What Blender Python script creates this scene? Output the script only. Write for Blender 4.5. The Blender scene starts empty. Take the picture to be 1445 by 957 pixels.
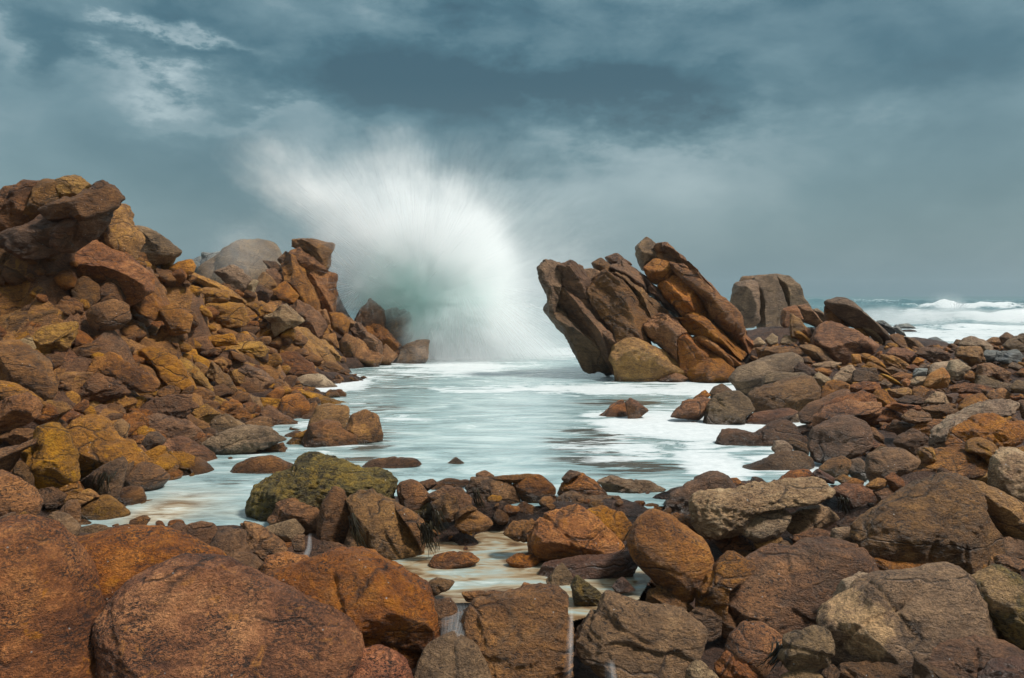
# A rocky Atlantic-like shore under a storm sky: every boulder is its own body, placed from a survey of its outline and distance.
HAZE, SKYLIFT, SUN_E, EXPO, SKYGAIN = 0.0003, 0.4, 1.5, 1.6, 0.36
ROCKS = """
A|kRm@12.4|45,870 120,770 230,760 380,720 470,740 540,850 430,870 370,950 130,945 60,920|big smooth brown boulder in the shade directly under the overhanging crag
A|bDr@12.9|200,720 260,680 400,650 430,700 390,730 230,765|dark maroon boulder tucked in the deepest shadow under the crag
A|bDr@12.6|630,790 740,710 800,710 830,850 850,880 700,890 640,830|rounded squarish boulder stacked above the egg boulder under the crag
A|bDr@12.3|480,770 560,730 640,780 660,870 600,950 540,920|lumpy upright boulder beside the squarish one below the red wall
A|sGm@15.2|910,390 970,395 1110,460 1205,545 1190,570 1080,620 960,600 930,570 970,480|grey sloping slab forming the crest of the hill behind the crag
A|bOr@15.4|1090,640 1130,575 1180,590 1160,640 1120,665|small ochre knob just under the lip of the grey crest slab
A|bOr@15.3|1150,660 1210,620 1280,605 1310,650 1300,690 1220,710 1170,690|dark round ochre boulder on the skyline past the grey crest slab
A|cDr@13.6|795,560 860,565 885,610 820,625|small brown stone wedged under the pale shoulder of the crag
A|cOr@14.2|880,600 940,588 990,640 930,660|small golden stone between pale shoulder and long ochre boulder
A|bOm|920,680 1000,640 1150,680 1270,740 1260,765 1130,760 1030,790 960,730|long golden boulder sloping down below the skyline knobs
A|bOm|1030,810 1130,755 1250,775 1330,800 1340,830 1230,880 1190,910 1100,880|broad golden boulder with grooved face beside the red rib
A|bOs|1270,745 1330,725 1436,780 1380,815 1310,790|flat tan boulder lying between two golden ones near skyline
B|sOs|290,330 330,310 440,360 600,430 690,490 650,515 540,460 420,400|long thin golden slab pointing down the slope toward the hazy dome
B|bOm|330,360 400,350 470,400 400,425 330,390|small grooved tan boulder under the long thin golden slab
B|bOm|270,530 420,420 560,440 575,490 500,520 420,540 390,570 300,560|wide golden boulder with bright rim above the undercut boulder
B|bOm|390,570 460,520 580,515 660,535 710,620 690,650 560,660 460,640|big golden undercut boulder with a dark cavity beneath it
B|kGa@19.5|510,310 600,268 670,290 730,365 690,410 640,430 570,370|grey faceted block on the skyline before the hazy dome
B|kPa@19.5|680,420 750,360 778,370 750,465|narrow pale upright block next to the grey faceted skyline block
B|kOa@18.6|690,520 800,510 880,570 820,610 740,550|flat bright golden wedge above the square pale-topped block
B|kPa@18.4|830,610 960,530 1040,590 1070,630 920,710 880,650|square block with a pale tilted top on mid slope
B|cOr|700,690 780,650 830,670 790,700 740,730|oval golden stone in the little heap under the pale-topped block
B|cOr|815,685 880,678 910,720 850,725|flat golden stone lying on top of the little heap
B|cOr|790,740 830,710 905,740 860,780 800,775|round golden stone at the bottom of the little heap
B|cOr|720,610 780,592 810,625 760,650 710,640|small golden pebble-shaped stone beside the undercut boulder
B|bOm|620,720 700,712 755,760 720,785 640,785|blunt golden boulder at the end of a flat brown slab
B|sBs|425,750 600,725 645,790 480,800|flat brown slab butting against a blunt golden boulder
B|sOs|510,810 650,790 780,780 845,830 820,870 700,850 560,845|long flat golden slab lying level across the middle slope
B|bOm|840,805 930,750 1010,800 900,825|small ridged golden boulder above the long diagonal slabs
B|cOm|870,835 970,805 1060,830 1040,858 950,855|flat golden stone touching the long diagonal slabs
B|sOs@19.6|920,730 1030,690 1110,780 1220,900 1200,950 1130,905 1030,800|long diagonal golden slab running down to the pool, the inner one
B|sOs@20.2|1040,700 1090,700 1260,840 1350,940 1300,957 1220,900 1050,750|long diagonal golden slab running down to the pool, on the headland side
B|sBs@20.8|1160,760 1230,770 1345,870 1330,905 1240,845|short brown slab resting on the outer diagonal slab
B|kRa|360,760 430,740 520,850 460,860 370,840|red square block leaning beside the flat brown slab
B|cRa|245,775 340,752 358,825 300,810|small red block next to the leaning red square block
B|cOm|735,910 820,860 855,880 800,935|small tan stone between brown column and red lumpy mound
C|kOa|480,190 590,150 640,210 700,310 640,330 540,345 470,330 465,260|bright yellow lichened block standing on the slope below egg boulder
C|kOa|240,290 300,220 460,185 478,190 465,330 400,360 310,420 270,380 245,330|tan cracked block leaning against the bright yellow block
C|bPm|110,290 200,275 240,340 225,385 130,375|small pale tan rock on the spine of the jagged ridge
C|kBa|0,310 60,330 160,400 260,480 330,580 340,650 250,690 100,700 -60,690 -60,330|large jagged ridge boulder sloping down from the edge of the slope
C|kBa|190,365 240,360 320,440 290,478 220,445|thin dark wedge standing between tan cracked block and jagged ridge
C|kRa|320,400 410,340 470,370 600,500 500,515 400,490 330,440|reddish block split along its length under the tan cracked block
C|kOa|500,390 640,270 725,370 700,400 640,430 620,480 600,500 540,430|pointed orange pyramid rock beside the yellow lichened block
C|bOm|720,290 790,262 860,290 980,350 1000,385 900,405 800,380 730,340|smooth khaki hump under the dark grooved boulder
C|bRm|625,480 640,430 690,395 740,370 840,430 960,490 1040,560 1030,595 880,580 760,530 640,510|long red-brown tapering boulder aimed down slope like a fish
C|cOs|755,345 800,332 905,420 880,452 800,400|ribbed tan stone lying along the back of the fish-like boulder
C|cOs|890,450 960,430 1040,480 1080,540 1030,550 920,490|grooved golden stone above the tail of the fish-like boulder
C|sOs|890,380 1030,355 1150,400 1230,480 1310,570 1200,580 1100,530 1050,450 950,420|big rippled golden slab sweeping down the middle of the slope
C|bDm|800,260 860,210 990,198 1090,230 1180,330 1100,365 960,345 870,290|dark smooth humped boulder with a curved crack on top
C|bDr@11.8|600,110 650,50 760,22 850,60 865,140 800,190 690,200 620,160|dark egg shaped boulder perched under the red wall
C|sOs|1150,405 1200,400 1290,450 1400,560 1430,600 1320,582 1230,490|second rippled golden slab leaning on the big rippled slab
C|kOa|1170,350 1220,310 1310,360 1385,450 1300,445 1240,400|sharp edged brown block above the second rippled slab
C|cOa|1280,460 1340,442 1405,480 1400,535 1340,520|small golden block at the side of the second rippled slab
C|cOa|1090,365 1120,340 1172,360 1165,395 1100,390|tiny square golden stone under the dark grooved boulder
C|bBm|395,560 430,515 600,520 570,600 545,700 440,690 390,640|smooth brown hump joined beside the big brown pyramid boulder
C|bBm|545,650 580,580 650,520 740,545 850,640 760,665 600,705 545,695|big brown pyramid boulder with speckled face on lower slope
C|bBm|855,630 890,590 1050,595 1040,650 960,685 870,665|low brown block between the pyramid boulder and yellow crest stones
C|bOr|415,700 440,650 480,638 530,680 545,735 480,748 430,725|upright rounded ochre boulder standing before the smooth brown hump
C|sOm|-40,580 60,585 170,630 300,700 270,735 200,720 90,690 -40,640|yellow ridge of rock sloping across the edge of the slope
C|bDm|-40,760 60,690 160,672 240,740 240,810 160,850 -40,900|big dark rounded boulder below the yellow ridge
C|bOm|250,750 320,705 430,720 460,760 400,795 370,850 330,885 260,830|glowing ochre boulder beside the orange spike
C|kTa|385,760 410,738 530,790 520,830 450,890 420,935 380,860|bright orange spike of rock standing above the wide shouldered boulder
C|sOs|490,750 600,755 695,790 640,815 540,805|flat ochre slab behind the orange spike
C|cOr|600,700 650,690 692,730 680,765 610,755|little ochre stone on top of the flat ochre slab
C|bBm|695,720 740,680 880,690 910,710 840,770 740,825 700,800|round brown boulder tucked behind the long brown whaleback
C|bBm|725,830 760,770 900,720 1090,670 1240,670 1305,740 1210,800 1100,815 980,805 850,840 740,885|long brown whaleback boulder with an orange crest on lower slope
E|bBm|870,90 940,45 1080,40 1250,70 1340,130 1390,200 1300,218 1130,190 1000,160 880,170|long level loaf shaped boulder under the brown whaleback
C|kOm|1060,590 1110,545 1280,590 1270,640 1160,665 1080,650|yellow topped crest stone in line above the whaleback
C|bOr|1275,605 1340,578 1440,610 1440,655 1330,662|rounded golden stone following the yellow topped crest stone
C|kBm|725,915 800,830 862,870 862,930 800,958 750,945|small brown wedge against the end of the loaf boulder
C|bDm@11.6|-60,170 130,100 360,90 370,180 280,240 180,270 100,330 -60,310|dark flat sided boulder at the foot of the shaded crag
C|bDm@11.9|370,110 440,5 530,60 565,130 430,195 380,165|maroon upright boulder between flat sided and egg boulders
C|bRm@13.2|1070,60 1180,48 1290,130 1280,210 1180,225 1130,160|lumpy red boulder at the end of the red rib
D|kBa|210,300 230,255 280,290 400,410 380,432 300,392 220,345|brown wedge leaning at the foot of rippled slabs
D|kBa|340,320 400,308 500,400 505,455 460,462 400,400|dark narrow wedge between two leaning brown blocks
D|kBm|420,300 470,278 560,310 645,370 580,430 530,472 510,420 430,350|thick brown block propped over the dark narrow wedge
D|kBs|325,225 395,172 500,240 565,305 460,280 420,292 350,292|slanting brown column with two parallel ribs
D|kOa|240,245 300,215 335,250 320,300 270,280|small ochre block at the top of the brown wedge
D|bOm|495,240 570,193 612,200 590,255 540,275|tan boulder touching the top of the red lumpy mound
D|bRm|575,285 640,205 720,190 800,195 880,255 940,320 870,345 700,325 620,320|red lumpy mound beside the diagonal slabs near the pool
D|bBr|640,370 690,333 780,360 770,390 660,398|small brown dome in front of the red lumpy mound
D|bPr|800,370 880,340 970,338 1040,390 1115,445 1080,462 1010,478 900,430|tan smooth boulder jutting into foam where the slope meets the pool
D|bBm|570,480 640,400 720,385 755,430 740,480 660,505|brown boulder behind the long low tongue of rock
D|bOr|745,405 800,383 900,430 935,452 760,438|smooth tan boulder lying on the back of the tongue of rock
D|sBr|730,440 860,440 1000,490 1120,520 1315,545 1200,572 1000,555 860,500|long low tongue of rock reaching out into the pool
D|bRr|690,560 720,490 810,468 880,530 880,635 780,640 690,600|maroon rounded boulder standing in the little inlet
D|bRm|880,545 930,515 955,560 900,645|narrow maroon boulder beside its rounded twin in the inlet
D|kBr|895,690 945,560 1010,538 1142,560 1142,700 1050,722|upright flat topped boulder standing in pool behind the humped boulder
D|bBr|1155,690 1180,620 1260,585 1340,620 1378,730 1362,775 1220,795|round upright boulder standing alone in the pool water
D|bBm|840,855 910,700 1000,670 1080,680 1180,750 1222,810 1160,855 1000,865|broad humped boulder with two swells at the pool edge
D|bBm|715,825 800,740 892,700 885,765 835,845 760,865|small leaning boulder resting on the broad humped boulder
D|kBa|590,595 620,560 700,620 850,690 740,775 680,700|long pointed block with a split sliding toward the inlet
D|bGr|200,790 300,730 450,685 600,700 712,770 640,790 510,835 400,848 260,838|long grey-brown lens shaped boulder lying at the waterside
D|bBr|460,660 560,618 625,630 655,715 560,702|brown oval boulder sitting on top of the lens shaped boulder
D|bGr|225,680 260,620 310,603 445,670 330,725 250,750|grey-brown dome with a sharp edge above the lens shaped boulder
D|kRm|340,610 420,558 515,620 460,665|reddish block jammed between the dome and pointed boulders
D|bTm|288,560 320,513 420,530 435,557 330,608|orange-red boulder on top of the row above the dome
D|kBa|440,510 490,473 560,495 615,595 540,615 460,565|faceted brown boulder with a ridge down the middle
D|kBm|565,490 695,498 685,575 600,545|flat maroon block beside the faceted ridge boulder
D|bOm|245,440 300,403 380,430 455,480 435,535 340,505|ochre boulder with wavy top above the faceted boulder
D|bOr|75,420 130,388 245,430 200,465 90,465|smooth golden boulder at the foot of the second rippled slab
D|bOm|70,505 200,458 315,500 322,540 240,562 120,545|golden humped boulder above the flat brown dome row
D|bBm|5,628 100,560 180,543 282,590 230,662 120,645|rounded brown boulder behind the end of the loaf boulder
D|kOa|-30,480 80,500 107,545 50,592 -20,605|blunt ochre end of rock above the loaf boulder
D|bBr|0,640 120,632 222,680 222,735 150,725 60,690|brown rounded boulder touching the far end of the loaf boulder
D|bRm|350,862 400,838 470,860 510,833 605,890 500,915 390,915|low knobbly reddish rock awash beside the lens shaped boulder
D|sDr|515,840 700,795 725,850 640,885 540,865|dark wet slab just above water under the lens shaped boulder
D|bBr|945,295 1010,238 1080,260 1135,300 1040,312|brown dome at the seaward foot of the diagonal slabs
D|bBm|1095,245 1130,198 1195,260 1150,292|small dark boulder at the very tip of the diagonal slabs
E|bOa|120,280 220,200 260,120 320,112 380,160 410,250 490,340 545,440 400,505 260,535 200,420|tall boulder bright with orange and yellow lichen on its peak
E|bOm|400,230 450,150 540,60 630,48 770,200 860,210 1005,330 960,372 800,340 620,405 550,432 480,330|wide shouldered ochre boulder, the biggest on the lower slope
E|bBm|885,232 960,233 1005,300 950,295|small brown hump behind the wide shouldered boulder
E|bDr|958,235 1000,148 1050,146 1118,200 1060,262 1000,275|dark rounded boulder perched beside the waterside pyramid
F|bRm|0,110 60,15 140,-5 220,30 300,60 380,120 455,195 400,228 200,235 60,200|red-brown pyramid boulder with ragged crest at the stream head
E|bDm|555,470 700,370 790,328 825,360 800,580 720,585 600,530|dark steep boulder hung with black weed beside the stream
E|kDm|810,400 890,348 885,400 828,565 795,570|thin dark slab wedged beside the weed hung boulder
E|bBr|825,560 870,400 950,358 1050,390 1135,450 1090,505 980,562 910,590|smooth brown dome at the corner of the stream
E|bOm|388,615 440,568 590,533 665,580 560,625 450,628|low mottled rock behind the ochre dome on the stream bank
E|bBr|398,695 440,620 500,608 535,660 545,775 480,765|narrow reddish boulder pressed against the ochre dome
E|bOr|530,650 600,600 700,583 790,640 872,690 850,775 770,795 620,785 550,742|ochre dome sitting at the edge of the milky stream
E|bGm|235,900 270,770 330,698 420,720 522,790 495,895 380,910 280,915|grey boulder draped with black seaweed behind the red boulders
E|bGr|495,870 520,800 620,773 740,790 825,830 700,880 560,897|low grey-brown boulder next to the seaweed draped one
E|bRm|-40,420 100,460 180,530 262,620 240,685 110,695 -40,715|rough red boulder at the edge below the lichen peak
E|bDm|-30,725 80,690 92,750 40,805 -30,805|small dark block beneath the rough red boulder
E|bOm|88,720 150,688 192,760 180,845 100,835|ochre stained block under the rough red boulder
E|kBm|238,542 340,518 445,572 420,625 340,645 290,612|brown block at the foot of the lichen peak
E|kOm|398,512 470,458 565,540 500,565 440,565|ochre wedge between the lichen peak and weed hung boulder
E|bBm|-40,270 110,240 225,188 232,232 130,270 110,320 60,402 -40,395|long brown boulder leaning on the side of the lichen peak
E|kDm|78,432 120,340 202,430 225,505 130,475|dark narrow block in the cleft below the lichen peak
E|bBm|-20,175 120,113 242,135 200,192 110,225 60,195|brown arched boulder with a dark hollow above the lichen peak
Z|bRm@4.55|-90,770 0,750 35,757 75,795 120,860 150,915 175,965 190,1010 -90,1010|huge rough red boulder running off the edge beside its twin
Z|bRm@5.1|72,778 120,765 175,755 210,757 250,770 300,795 345,830 395,860 260,885 160,880 140,870 110,830|huge red boulder with a deep shadowed hollow, behind two others
Z|bRm@4.6|148,870 175,835 240,805 300,815 370,845 440,870 490,895 505,920 480,960 420,1000 250,1010 170,960|huge orange-red boulder with ridge along its back, in front of its twins
Z|bTm@5.1|375,820 420,805 470,790 530,800 590,830 612,860 614,905 580,945 530,940 490,890 430,865|large orange granular boulder overlooking the stream
F|bRm@5.7|690,950 730,860 750,800 850,773 1000,800 1110,855 950,930|rounded red boulder behind the orange granular boulder
Z|bRm@4.55|470,975 500,930 530,920 570,940 590,985 500,1000|low red boulder cut by the bottom edge before the orange granular one
Z|bGr@4.7|578,975 600,920 640,905 670,920 692,960 690,1010 590,1010|grey-brown round boulder at the foot of the small cascade
F|bDm|-20,650 120,573 180,600 290,568 370,590 418,640 340,765 240,765 100,690|dark double humped rock at the end of the milky stream
F|bDm|335,780 420,623 560,630 575,720 745,850 720,905 640,945 480,870|dark wet sloping rock face below the stream
F|bRm|568,705 590,568 660,590 780,650 870,720 915,785 800,795 700,755|angular red boulder standing on the dark wet slope
F|bGr|725,605 850,570 920,548 995,620 960,685 880,715|grey rounded rock behind the angular red boulder
F|cBr|940,655 1000,648 1005,740 940,745 918,690|small round stone at the side of the trickle
F|bBr|468,285 540,180 640,133 780,128 935,190 840,240 700,300 640,335 490,330|smooth brown boulder in the stream next to the mossy boulder
Q|bYp|140,380 180,260 280,190 400,160 440,92 540,86 700,110 840,170 1020,190 1068,230 1062,375 960,375 760,425 570,445 400,455 210,475 160,435|large mossy green and yellow pitted boulder in the pool
Q|bBm|238,495 290,388 390,373 560,440 595,560 570,615 480,595 420,515 300,525|brown slanted boulder under the mossy boulder
Q|bBr|568,520 600,390 660,288 740,320 792,440 802,520 750,635 700,665 600,625|upright egg shaped boulder before the mossy boulder
Q|bBm|772,370 850,333 930,333 990,380 1080,400 1110,440 1200,540 1230,640 1290,665 1200,715 1100,735 960,745 890,600 830,480|big purple-brown boulder with rusty base beside the upright egg
Q|bBr|1078,393 1150,430 1272,500 1302,600 1282,670 1220,600 1160,500|curved side lobe of rock hugging the purple-brown boulder
Q|kBm|778,560 830,538 955,725 900,765 790,775 745,700|brown block filling the gap under egg and purple-brown boulders
Q|kDm|598,640 765,680 740,725 640,745 598,700|dark block under the upright egg boulder
Q|cBr|648,745 720,718 785,762 700,782|small stone at the foot of the dark block by the trickle
Q|bBr|858,150 930,93 1080,78 1222,88 1258,125 1120,182 1000,192 900,182|flat brown rock lying awash in the calm pool
S|bBr|143,290 170,250 240,233 300,265 375,352 330,405 220,435 170,370|smooth leaning oval boulder at the pool outlet
S|bYm|218,455 350,388 388,412 382,492 340,535 280,475|weed draped boulder under the leaning oval boulder
S|bBm|378,390 480,318 540,350 565,430 520,485 430,485|tan block with bright face among the outlet boulders
S|bBr|538,535 570,450 660,430 740,470 792,520 720,555 600,555|smooth dome with foam at its foot in the outlet
S|bBr|535,495 560,430 640,398 692,430 600,442|curved slab wrapped behind the foam footed dome
S|kBm|628,300 650,222 800,230 900,250 960,330 972,392 920,445 800,445 700,385 640,345|large square shouldered block in the barrier of boulders
S|bRr|928,260 1000,203 1110,193 1202,260 1212,310 1130,372 1030,388 970,320|round reddish boulder next to the square shouldered block
S|cBr|678,185 740,163 803,200 740,222 685,218|little flat stone on top of the square shouldered block
S|sBr|748,218 860,200 1040,188 1062,202 920,242 790,238|flat slab lying behind the square shouldered block
S|bBm|938,425 1000,378 1115,430 1115,480 950,478|low brown boulder beneath the round reddish boulder
S|bBm|868,585 930,510 1050,498 1105,540 1040,615 960,625|speckled low boulder at the edge of the small stream pool
S|bTr@6.3|368,795 400,740 540,718 640,730 705,770 640,802 450,838 390,825|orange flat oval boulder surrounded by the small stream pool
S|bTr@6.3|883,772 950,733 1050,728 1115,778 1010,825 930,815|small bright orange rock island in the stream pool
S|bGm|453,135 540,78 608,125 575,152 520,168 460,163|small grey rock poking out of the calm pool alone
S|bDr|288,245 380,223 425,250 350,293|small dark boulder at the pool side of the outlet
S|bBr|348,295 420,240 480,218 625,233 645,262 560,275 420,295|low brown boulder lining the pool side of the outlet
S|bRr|355,330 480,273 580,290 645,370 620,425 560,385 480,320 400,375|purple boulder behind the tan bright faced block
S|cRm|1055,395 1200,338 1235,352 1130,425|reddish stone squeezed under the round reddish boulder
U|bTm|133,620 150,560 260,470 450,413 530,470 640,550 755,662 710,725 430,752 138,732|bright orange boulder with one brown side beside the stream pool
U|bTm|518,440 620,413 760,460 812,520 790,575 740,605 640,545|orange-brown boulder leaning behind the bright orange boulder
U|bBm|205,510 240,430 380,323 480,343 700,348 805,390 770,455 620,422 520,442 440,418 330,455|long mossy brown boulder behind the bright orange boulder
U|bRm|328,315 360,250 440,200 500,183 570,240 600,270 660,342 500,348 380,325|brown pyramid boulder in the middle of the barrier
U|bDr|348,215 400,163 482,180 440,200 370,245|small dark boulder on the pool side of the barrier pyramid
U|bBm|478,305 520,248 590,248 662,335 600,350|rounded boulder leaning on the barrier pyramid
U|sPs|598,240 690,208 790,233 930,238 1042,290 960,305 800,335 680,335 630,285|flat tan slab with pale top bordering the pool
U|bRm|798,395 860,313 930,308 1032,370 1010,405 900,435 820,435|russet and green boulder under the flat tan slab
U|bRr|858,475 890,408 960,393 1062,420 1078,462 950,495 900,505|round russet boulder beside the log shaped boulder
U|bTr|803,645 850,560 920,500 1000,473 1100,500 1200,570 1332,650 1368,710 1342,795 1260,905 1150,960 1080,955 960,845 840,745|huge smooth orange egg shaped boulder tilted among darker ones
U|bBm|1045,492 1160,463 1252,510 1278,572 1220,565 1130,505|brown boulder peeping over the shoulder of the huge orange egg
L|bDm|38,435 100,358 250,278 400,233 460,258 522,352 350,375 230,445 200,515 100,495|dark log shaped boulder leaning out over the pool
U|bKm|198,880 250,800 400,778 500,768 620,758 780,728 845,800 800,875 600,905 400,905 240,940|long wet maroon boulder lying in the stream pool
V|bGm|948,390 1000,330 1070,238 1120,208 1182,280 1182,425 1100,445 960,425|upright grey forked stone at the lip of the stream
V|bYm|1183,335 1220,278 1330,350 1440,442 1360,455 1200,445|mossy wedge stone at the lip beside the forked stone
P|bKm|62,335 140,278 222,360 100,378|small wet maroon stone beneath the huge orange egg
V|bBs@4.9|395,690 470,570 560,490 700,478 900,428 1070,423 1168,490 1110,530 1165,640 1150,740 1160,1000 620,1000 520,800|broad flat topped slab with dark wet front at the stream lip
V|cTm|818,375 860,318 963,350 950,405 840,400|small orange stone sitting on the stream lip
V|bBr@5.6|145,365 260,283 385,310 350,355 240,385|low brown rock awash beside the large orange granular boulder
V|bTm@5.45|445,385 540,368 680,378 810,380 760,415 560,428 480,430|orange rim of rock just under the water at the stream lip
V|cBr@5.3|515,490 600,418 675,465 560,490|small brown stone behind the flat topped slab
V|bBr@5.05|238,450 360,435 405,500 392,600 352,700 290,725 238,620|wet smooth stone under the veil of the small cascade
Z|bGs@4.85|810,897 822,880 850,868 862,851 905,867 945,872 968,873 986,890 987,906 979,919 975,942 950,962 930,962 892,946 850,935 825,918|large grey-brown banded slab with a puddle on top
P|bBm|288,445 320,388 400,348 460,370 625,490 580,555 460,555 350,495|olive wedge shaped boulder behind the banded slab
P|bDm|588,525 640,488 740,488 802,550 792,645 700,665 630,605|dark cube-like boulder beside the banded slab
P|bDr|798,545 860,528 912,590 880,655 810,665|small dark boulder leaning on the cube-like one
P|bRr|838,765 880,680 980,603 1100,618 1218,690 1170,785 1060,895 980,905 850,810|round red-brown boulder with weed on its side near bottom edge
P|cPr|565,910 640,848 700,880 800,970 690,1010 570,990|pale speckled rounded stone at the bottom edge
P|kRa|763,895 790,830 860,783 930,850 1060,965 900,1000 790,960|broken two toned red block at the bottom edge
Z|bGm|1098,926 1109,902 1121,894 1150,889 1171,893 1174,916 1165,932 1130,941 1110,938|grey ribbed boulder under the huge two faced boulder
P|bRm|628,355 740,238 870,128 950,170 1045,200 880,282 825,332 805,400 815,485 650,485|splintered red boulder next to the huge orange egg
Z|bBm|1016,838 1040,820 1070,795 1100,785 1130,785 1150,770 1190,765 1222,774 1232,800 1227,832 1212,862 1180,884 1120,893 1060,883 1030,858|giant brown boulder with an orange patch and a notch on top
L|sPp|218,505 240,418 300,378 500,353 700,328 900,308 1080,298 1173,360 1100,405 900,405 720,445 600,485 540,545 420,598 300,618 238,565|long pale pitted slab bridging over a dark gap
L|bPm|512,595 560,528 660,468 760,458 883,510 842,605 760,645 640,655 560,625|pale tan oval boulder under the long pitted slab
L|bPs|858,562 900,508 1000,478 1100,463 1182,500 1203,540 1100,595 960,625 880,605|pale grooved boulder beside the tan oval boulder
L|bRr|383,705 440,638 510,618 600,660 683,730 640,785 540,795 430,755|dark red oval boulder next to the huge orange egg
L|bBr|638,695 700,648 800,648 835,682 740,705 680,765|brown rounded boulder between red oval and dark grey dome
L|bGr|678,815 730,708 790,683 880,700 973,772 900,798 800,802 740,825|dark grey dome behind the giant notched boulder
L|kRm|878,665 1060,608 1168,630 1162,692 1050,705 920,695|dark red block under the pale grooved boulder
L|cBr|905,705 960,683 1013,700 980,725 920,725|little oval stone above the giant notched boulder
L|bDr|512,255 540,208 700,148 850,98 960,93 1022,140 1033,192 920,215 800,275 760,315 650,315 560,295|large dark oval boulder lying in the foam at the shore
L|bRr|778,295 900,218 1010,208 1093,290 920,305 800,325|pinkish flat boulder behind the long pitted slab
L|bBr|1078,205 1150,148 1250,118 1303,150 1262,232 1180,255|grey-brown oval boulder above the pinkish flat boulder
M|bRr|148,345 240,308 360,318 442,370 432,435 330,485 220,445|dark red rounded boulder at the end of the long pitted slab
L|bPr|1162,665 1180,608 1290,598 1353,610 1332,695 1180,705|pale tan boulder against the giant two-lobed boulder
L|bBr|1205,575 1270,528 1393,540 1330,605 1220,598|pair-like tan stone on top of the pale tan boulder
L|bBm|948,745 1010,708 1135,698 1020,755 980,775|flat ochre stone in front of dark red block
L|bRm|38,535 130,508 210,530 268,590 262,655 180,605|russet boulder behind the shoulder of the huge orange egg by log boulder
L|cTr|-10,470 50,468 68,512 -10,530|small orange round stone below the log shaped boulder
L|bKr|1038,235 1080,203 1183,260 1172,290 1090,280|wet maroon stone beside the grey-brown oval boulder
M|bBm|298,655 360,558 480,478 640,418 800,348 960,293 1080,308 1142,380 1203,500 1264,660 1203,805 1100,888 940,835 760,828 560,838 420,788 330,705|giant grey-brown two-lobed boulder with a deep vertical crease
M|bRm|598,265 650,198 750,138 900,88 1030,78 1130,108 1198,170 1170,213 1050,245 1000,315 860,335 770,378 660,315|large brick red boulder with an eye-like hole
M|bPp|1198,205 1260,118 1330,78 1436,88 1510,130 1530,300 1436,415 1330,375 1220,315|pale speckled granite boulder at the edge of the beach
Z|bBm|1370,688 1387,684 1417,696 1445,714 1480,740 1475,762 1420,756 1400,736|brown boulder with pale top behind the giant two-lobed boulder
M|bOm|1038,75 1070,18 1150,-5 1220,18 1264,90 1212,165 1180,145 1130,105|square ochre boulder with cracked face under the double deck rock
M|bOm|1055,275 1100,208 1193,193 1203,295 1110,315|small ochre boulder beneath the brick red one
M|bBr|368,205 400,108 500,73 620,73 723,140 680,195 600,225 480,270 390,265|large brown oval boulder upslope from the brick red one
M|bGr|243,195 280,148 340,133 378,180 372,255 310,275 260,235|grey speckled round boulder beside the large brown oval
M|bRr|498,265 560,228 613,270 623,315 540,335|red round stone wedged before the brick red boulder
M|cOr|363,315 450,263 513,275 502,315 420,330|flat olive stone below the large brown oval
M|cTr|418,445 470,403 565,450 480,495|little tan egg stone by the dark red rounded boulder
M|cBm|418,355 520,328 578,360 545,425 450,405|tan and grey stone above the little tan egg
M|cOr|158,268 220,238 278,265 210,298|small olive stone beneath the grey-brown oval boulder
M|cRr|208,303 290,263 353,285 340,315|flat pinkish stone above the dark red rounded boulder
M|bKm|588,315 640,288 700,330 755,372 660,415 588,385|dark maroon block in shadow under the brick red boulder
M|cTr|268,85 320,28 368,55 352,100|small orange round stone in a row of three by dark block
M|cRr|358,45 420,3 463,40 400,85|pink round stone next to the small orange one
M|bGr|398,95 470,48 563,65 480,95|grey boulder resting behind the large brown oval
M|bOm|718,95 760,48 823,60 833,135 750,145|upright tan stone above the brick red boulder
M|sRs|398,865 440,813 570,840 700,840 860,818 1000,880 1065,935 900,945 600,965 480,955 408,925|reddish split slab lying under the giant two-lobed boulder
M|bDm|1255,695 1350,668 1436,690 1510,720 1490,805 1380,798 1258,778|dark brown boulder beside the foot of the giant two-lobed boulder
M|kRm|1205,855 1250,783 1435,820 1400,898 1230,905|dark red block under the dark brown boulder at the edge
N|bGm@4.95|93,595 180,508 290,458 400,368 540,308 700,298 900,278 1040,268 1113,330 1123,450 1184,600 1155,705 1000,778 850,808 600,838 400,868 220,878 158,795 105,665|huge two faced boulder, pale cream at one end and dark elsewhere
N|bPm@5.25|128,455 190,378 230,308 370,270 525,320 420,375 330,435 200,498 138,508|tan rounded boulder behind the pale end of the two faced boulder
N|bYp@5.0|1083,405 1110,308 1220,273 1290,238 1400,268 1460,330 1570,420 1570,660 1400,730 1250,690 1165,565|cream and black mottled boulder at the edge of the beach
N|bBm@4.65|795,865 870,778 1000,728 1180,718 1340,748 1490,830 1510,910 1340,970 1200,1010 900,970|olive-brown low boulder below the mottled boulder
N|bDm@4.5|685,970 740,848 850,900 1000,965 950,1030 720,1030|dark purple stone poking up at the bottom edge
N|kDm@4.65|195,975 220,870 420,860 700,850 690,935 600,1010 240,1020|dark shaded block beneath the two faced boulder
Z|cGr@4.5|1105,957 1135,949 1160,955 1170,985 1105,985|pale green-grey stone just showing at the bottom edge
N|cDr@4.6|75,930 150,868 195,920 155,980 75,980|small dark stone beside the shaded block
N|bKm@4.4|1135,970 1250,868 1370,838 1436,838 1530,860 1530,1010 1200,1020|dark plum boulder in the bottom corner of the beach
J|bGr|173,205 250,118 420,58 600,3 720,3 773,40 783,105 700,165 500,165 440,245 420,305 340,310 250,275 218,235|big smooth grey-brown slab sloping from the leaning outcrop into foam
J|bGr|428,295 490,188 580,153 700,163 790,158 853,195 680,225 560,285|smooth grey boulder resting behind the two toned foam boulder
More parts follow.
